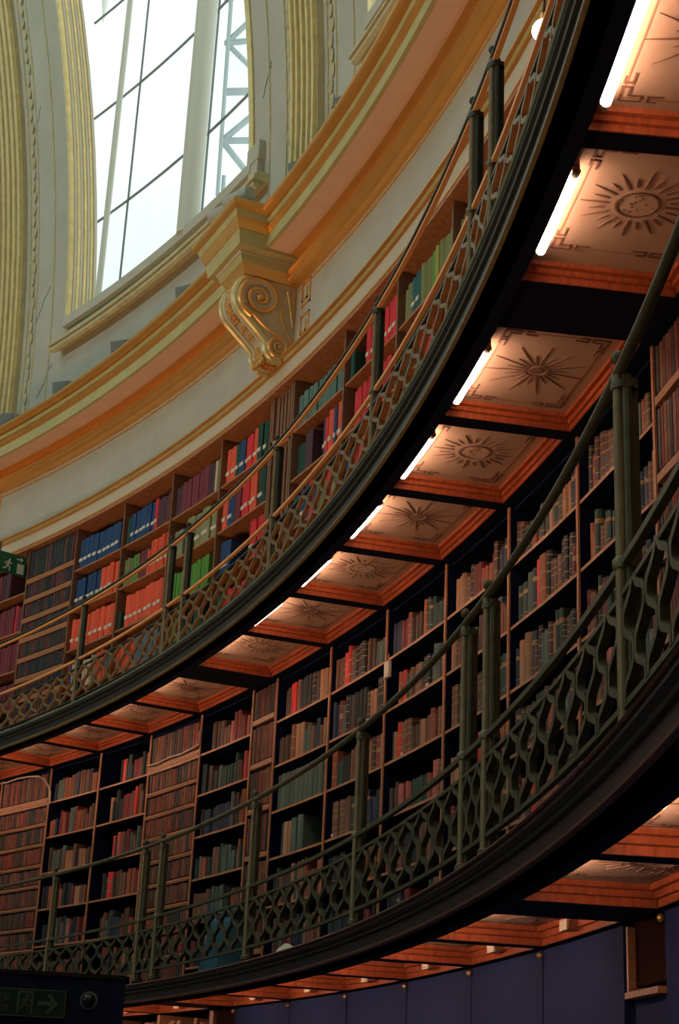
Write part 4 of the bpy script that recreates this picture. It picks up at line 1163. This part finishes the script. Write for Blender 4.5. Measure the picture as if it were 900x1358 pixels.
# odds and ends on the lower gallery
t=empty('paper_tag',P(21.262,6.55,4.36),'small white paper tag hanging on the bookcase upright under the third coffer beam','tag',rz=rotz(6.55))
mb=MB().box(-.045,.035,-.02,.0,.0,.11); local('card',mb.mk('card',M['paper']),t)
mb=MB().tube([(0,-.01,.11),(0,-.005,.16)],.004,6); local('string',mb.mk('string',M['cable'],True),t)
def lump(mb,c,r,seed,T=None,sc3=(1,1,1),nu=16,nv=10,amp=.25):
    rd=random.Random(seed); ph=[rd.uniform(0,6.3) for _ in range(6)]
    n=len(mb.v); mb.sphere((0,0,0),1,nu,nv)
    for i in range(n,len(mb.v)):
        v=mb.v[i]; k=1+amp*(math.sin(3*v.x+ph[0]+4*v.z)*.5+math.sin(5*v.y+ph[1])*.3+math.sin(7*v.z+ph[2]+5*v.x)*.3)
        mb.v[i]=Vector(c)+Vector((v.x*k*r*sc3[0],v.y*k*r*sc3[1],v.z*k*r*sc3[2]))
    return mb
t=empty('paper_bag',P(20.95,4.3,2.515),'crumpled pale paper bag on the lower gallery floor behind the railing','bag',rz=rotz(4.3))
mb=lump(MB(),(0,0,.09),.10,3,sc3=(1.1,.8,1)); local('bag_body',mb.mk('bag',M['paper'],True),t)
t=empty('covered_stool',P(20.93,1.3,2.515),'low stool under a teal cloth behind the lower railing','stool',rz=rotz(1.3))
mb=MB(); mb.tube([(0,0,.44),(0,0,.40),(0,0,.28),(0,0,.14),(0,0,.05)],[.13,.165,.17,.19,.21],16)
for i,v in enumerate(mb.v): v.x*=1+.08*math.sin(i*2.3); v.y*=1+.08*math.cos(i*1.9)
local('cloth_cover',mb.mk('cloth',M['teal'],True),t)
lump(mb:=MB(),(.03,0,.47),.10,9,sc3=(1.3,1,.45)); local('folded_cloth',mb.mk('fold',M['teal'],True),t)
mb=MB()
for x,y in ((-.12,-.1),(.12,-.1),(-.12,.1),(.12,.1)): mb.box(x-.015,x+.015,y-.015,y+.015,0,.08)
local('leg',mb.mk('leg',M['darkwood']),t)
for k,(pts,lab) in enumerate(((((-14.9,4.84),(-14.2,4.832),(-13.6,4.845),(-13.0,4.835),(-12.4,4.81),(-12.05,4.76),(-11.8,4.69),(-11.62,4.615),(-11.58,4.50)),'pale cable drooping across the top of the leftmost false book door'),
    (((-6.15,4.575),(-5.6,4.568),(-5.0,4.585),(-4.3,4.575),(-3.7,4.59),(-3.35,4.60),(-3.33,4.72)),'pale cable lying along the rail of the false book door left of the pilaster'))):
    mb=MB().tube([P(21.262,a,z) for a,z in pts],.009,6); o=link('cable',mb.mk('cable',M['cable'],True)); tag(o,lab,'cable')

# the courtyard roof and columns seen through the window
for k,(ph,R,lab) in enumerate(((-23.0,23.6,'white steel roof spike hanging outside the window at top left'),)):
    t=empty('roof_spike',P(R,ph,17.55),lab,'roof spike')
    mb=MB().tube([P(R,ph,17.8),P(R,ph,18.3),P(R,ph,19.4),P(R,ph,22)],[.01,.07,.10,.12],12); local('spike',mb.mk('spike',M['white'],True),t)
    t.location=(0,0,0)
t=empty('roof_truss',Vector((26.4,15.3,20)),'pale triangulated steel truss of the glazed courtyard roof beyond the window','truss')
mb=MB()
V3=Vector; up3=V3((.47,-1.75,3.53))/3.0
for a,b,r in (((25.84,14.82,22.7),(26.43,14.52,22.8),.07),((26.08,15.36,21.9),(26.77,15.05,21.97),.09),((26.31,15.89,21.07),(27.05,15.56,21.14),.08),
    ((25.84,14.82,22.7),(26.23,14.29,23.17),.06),((25.84,14.82,22.7),(26.56,14.89,22.29),.06),((26.31,15.89,21.07),(26.87,15.24,21.67),.07),((26.31,15.89,21.07),(27.15,16.03,20.42),.07),
    ((25.62,14.14,23.62),(26.52,16.48,20.09),.05),((27.15,16.03,20.42),(26.52,16.48,20.09),.06)):
    for q in (-4,-2,0,2,4):
        sh=V3((.47,1.07,-1.63))*q; mb.tube([V3(a)+(V3(a)-V3(b))*.03+sh,V3(b)+sh],r,6)
o=link('steel_member',mb.mk('truss',M['truss'],True),t)
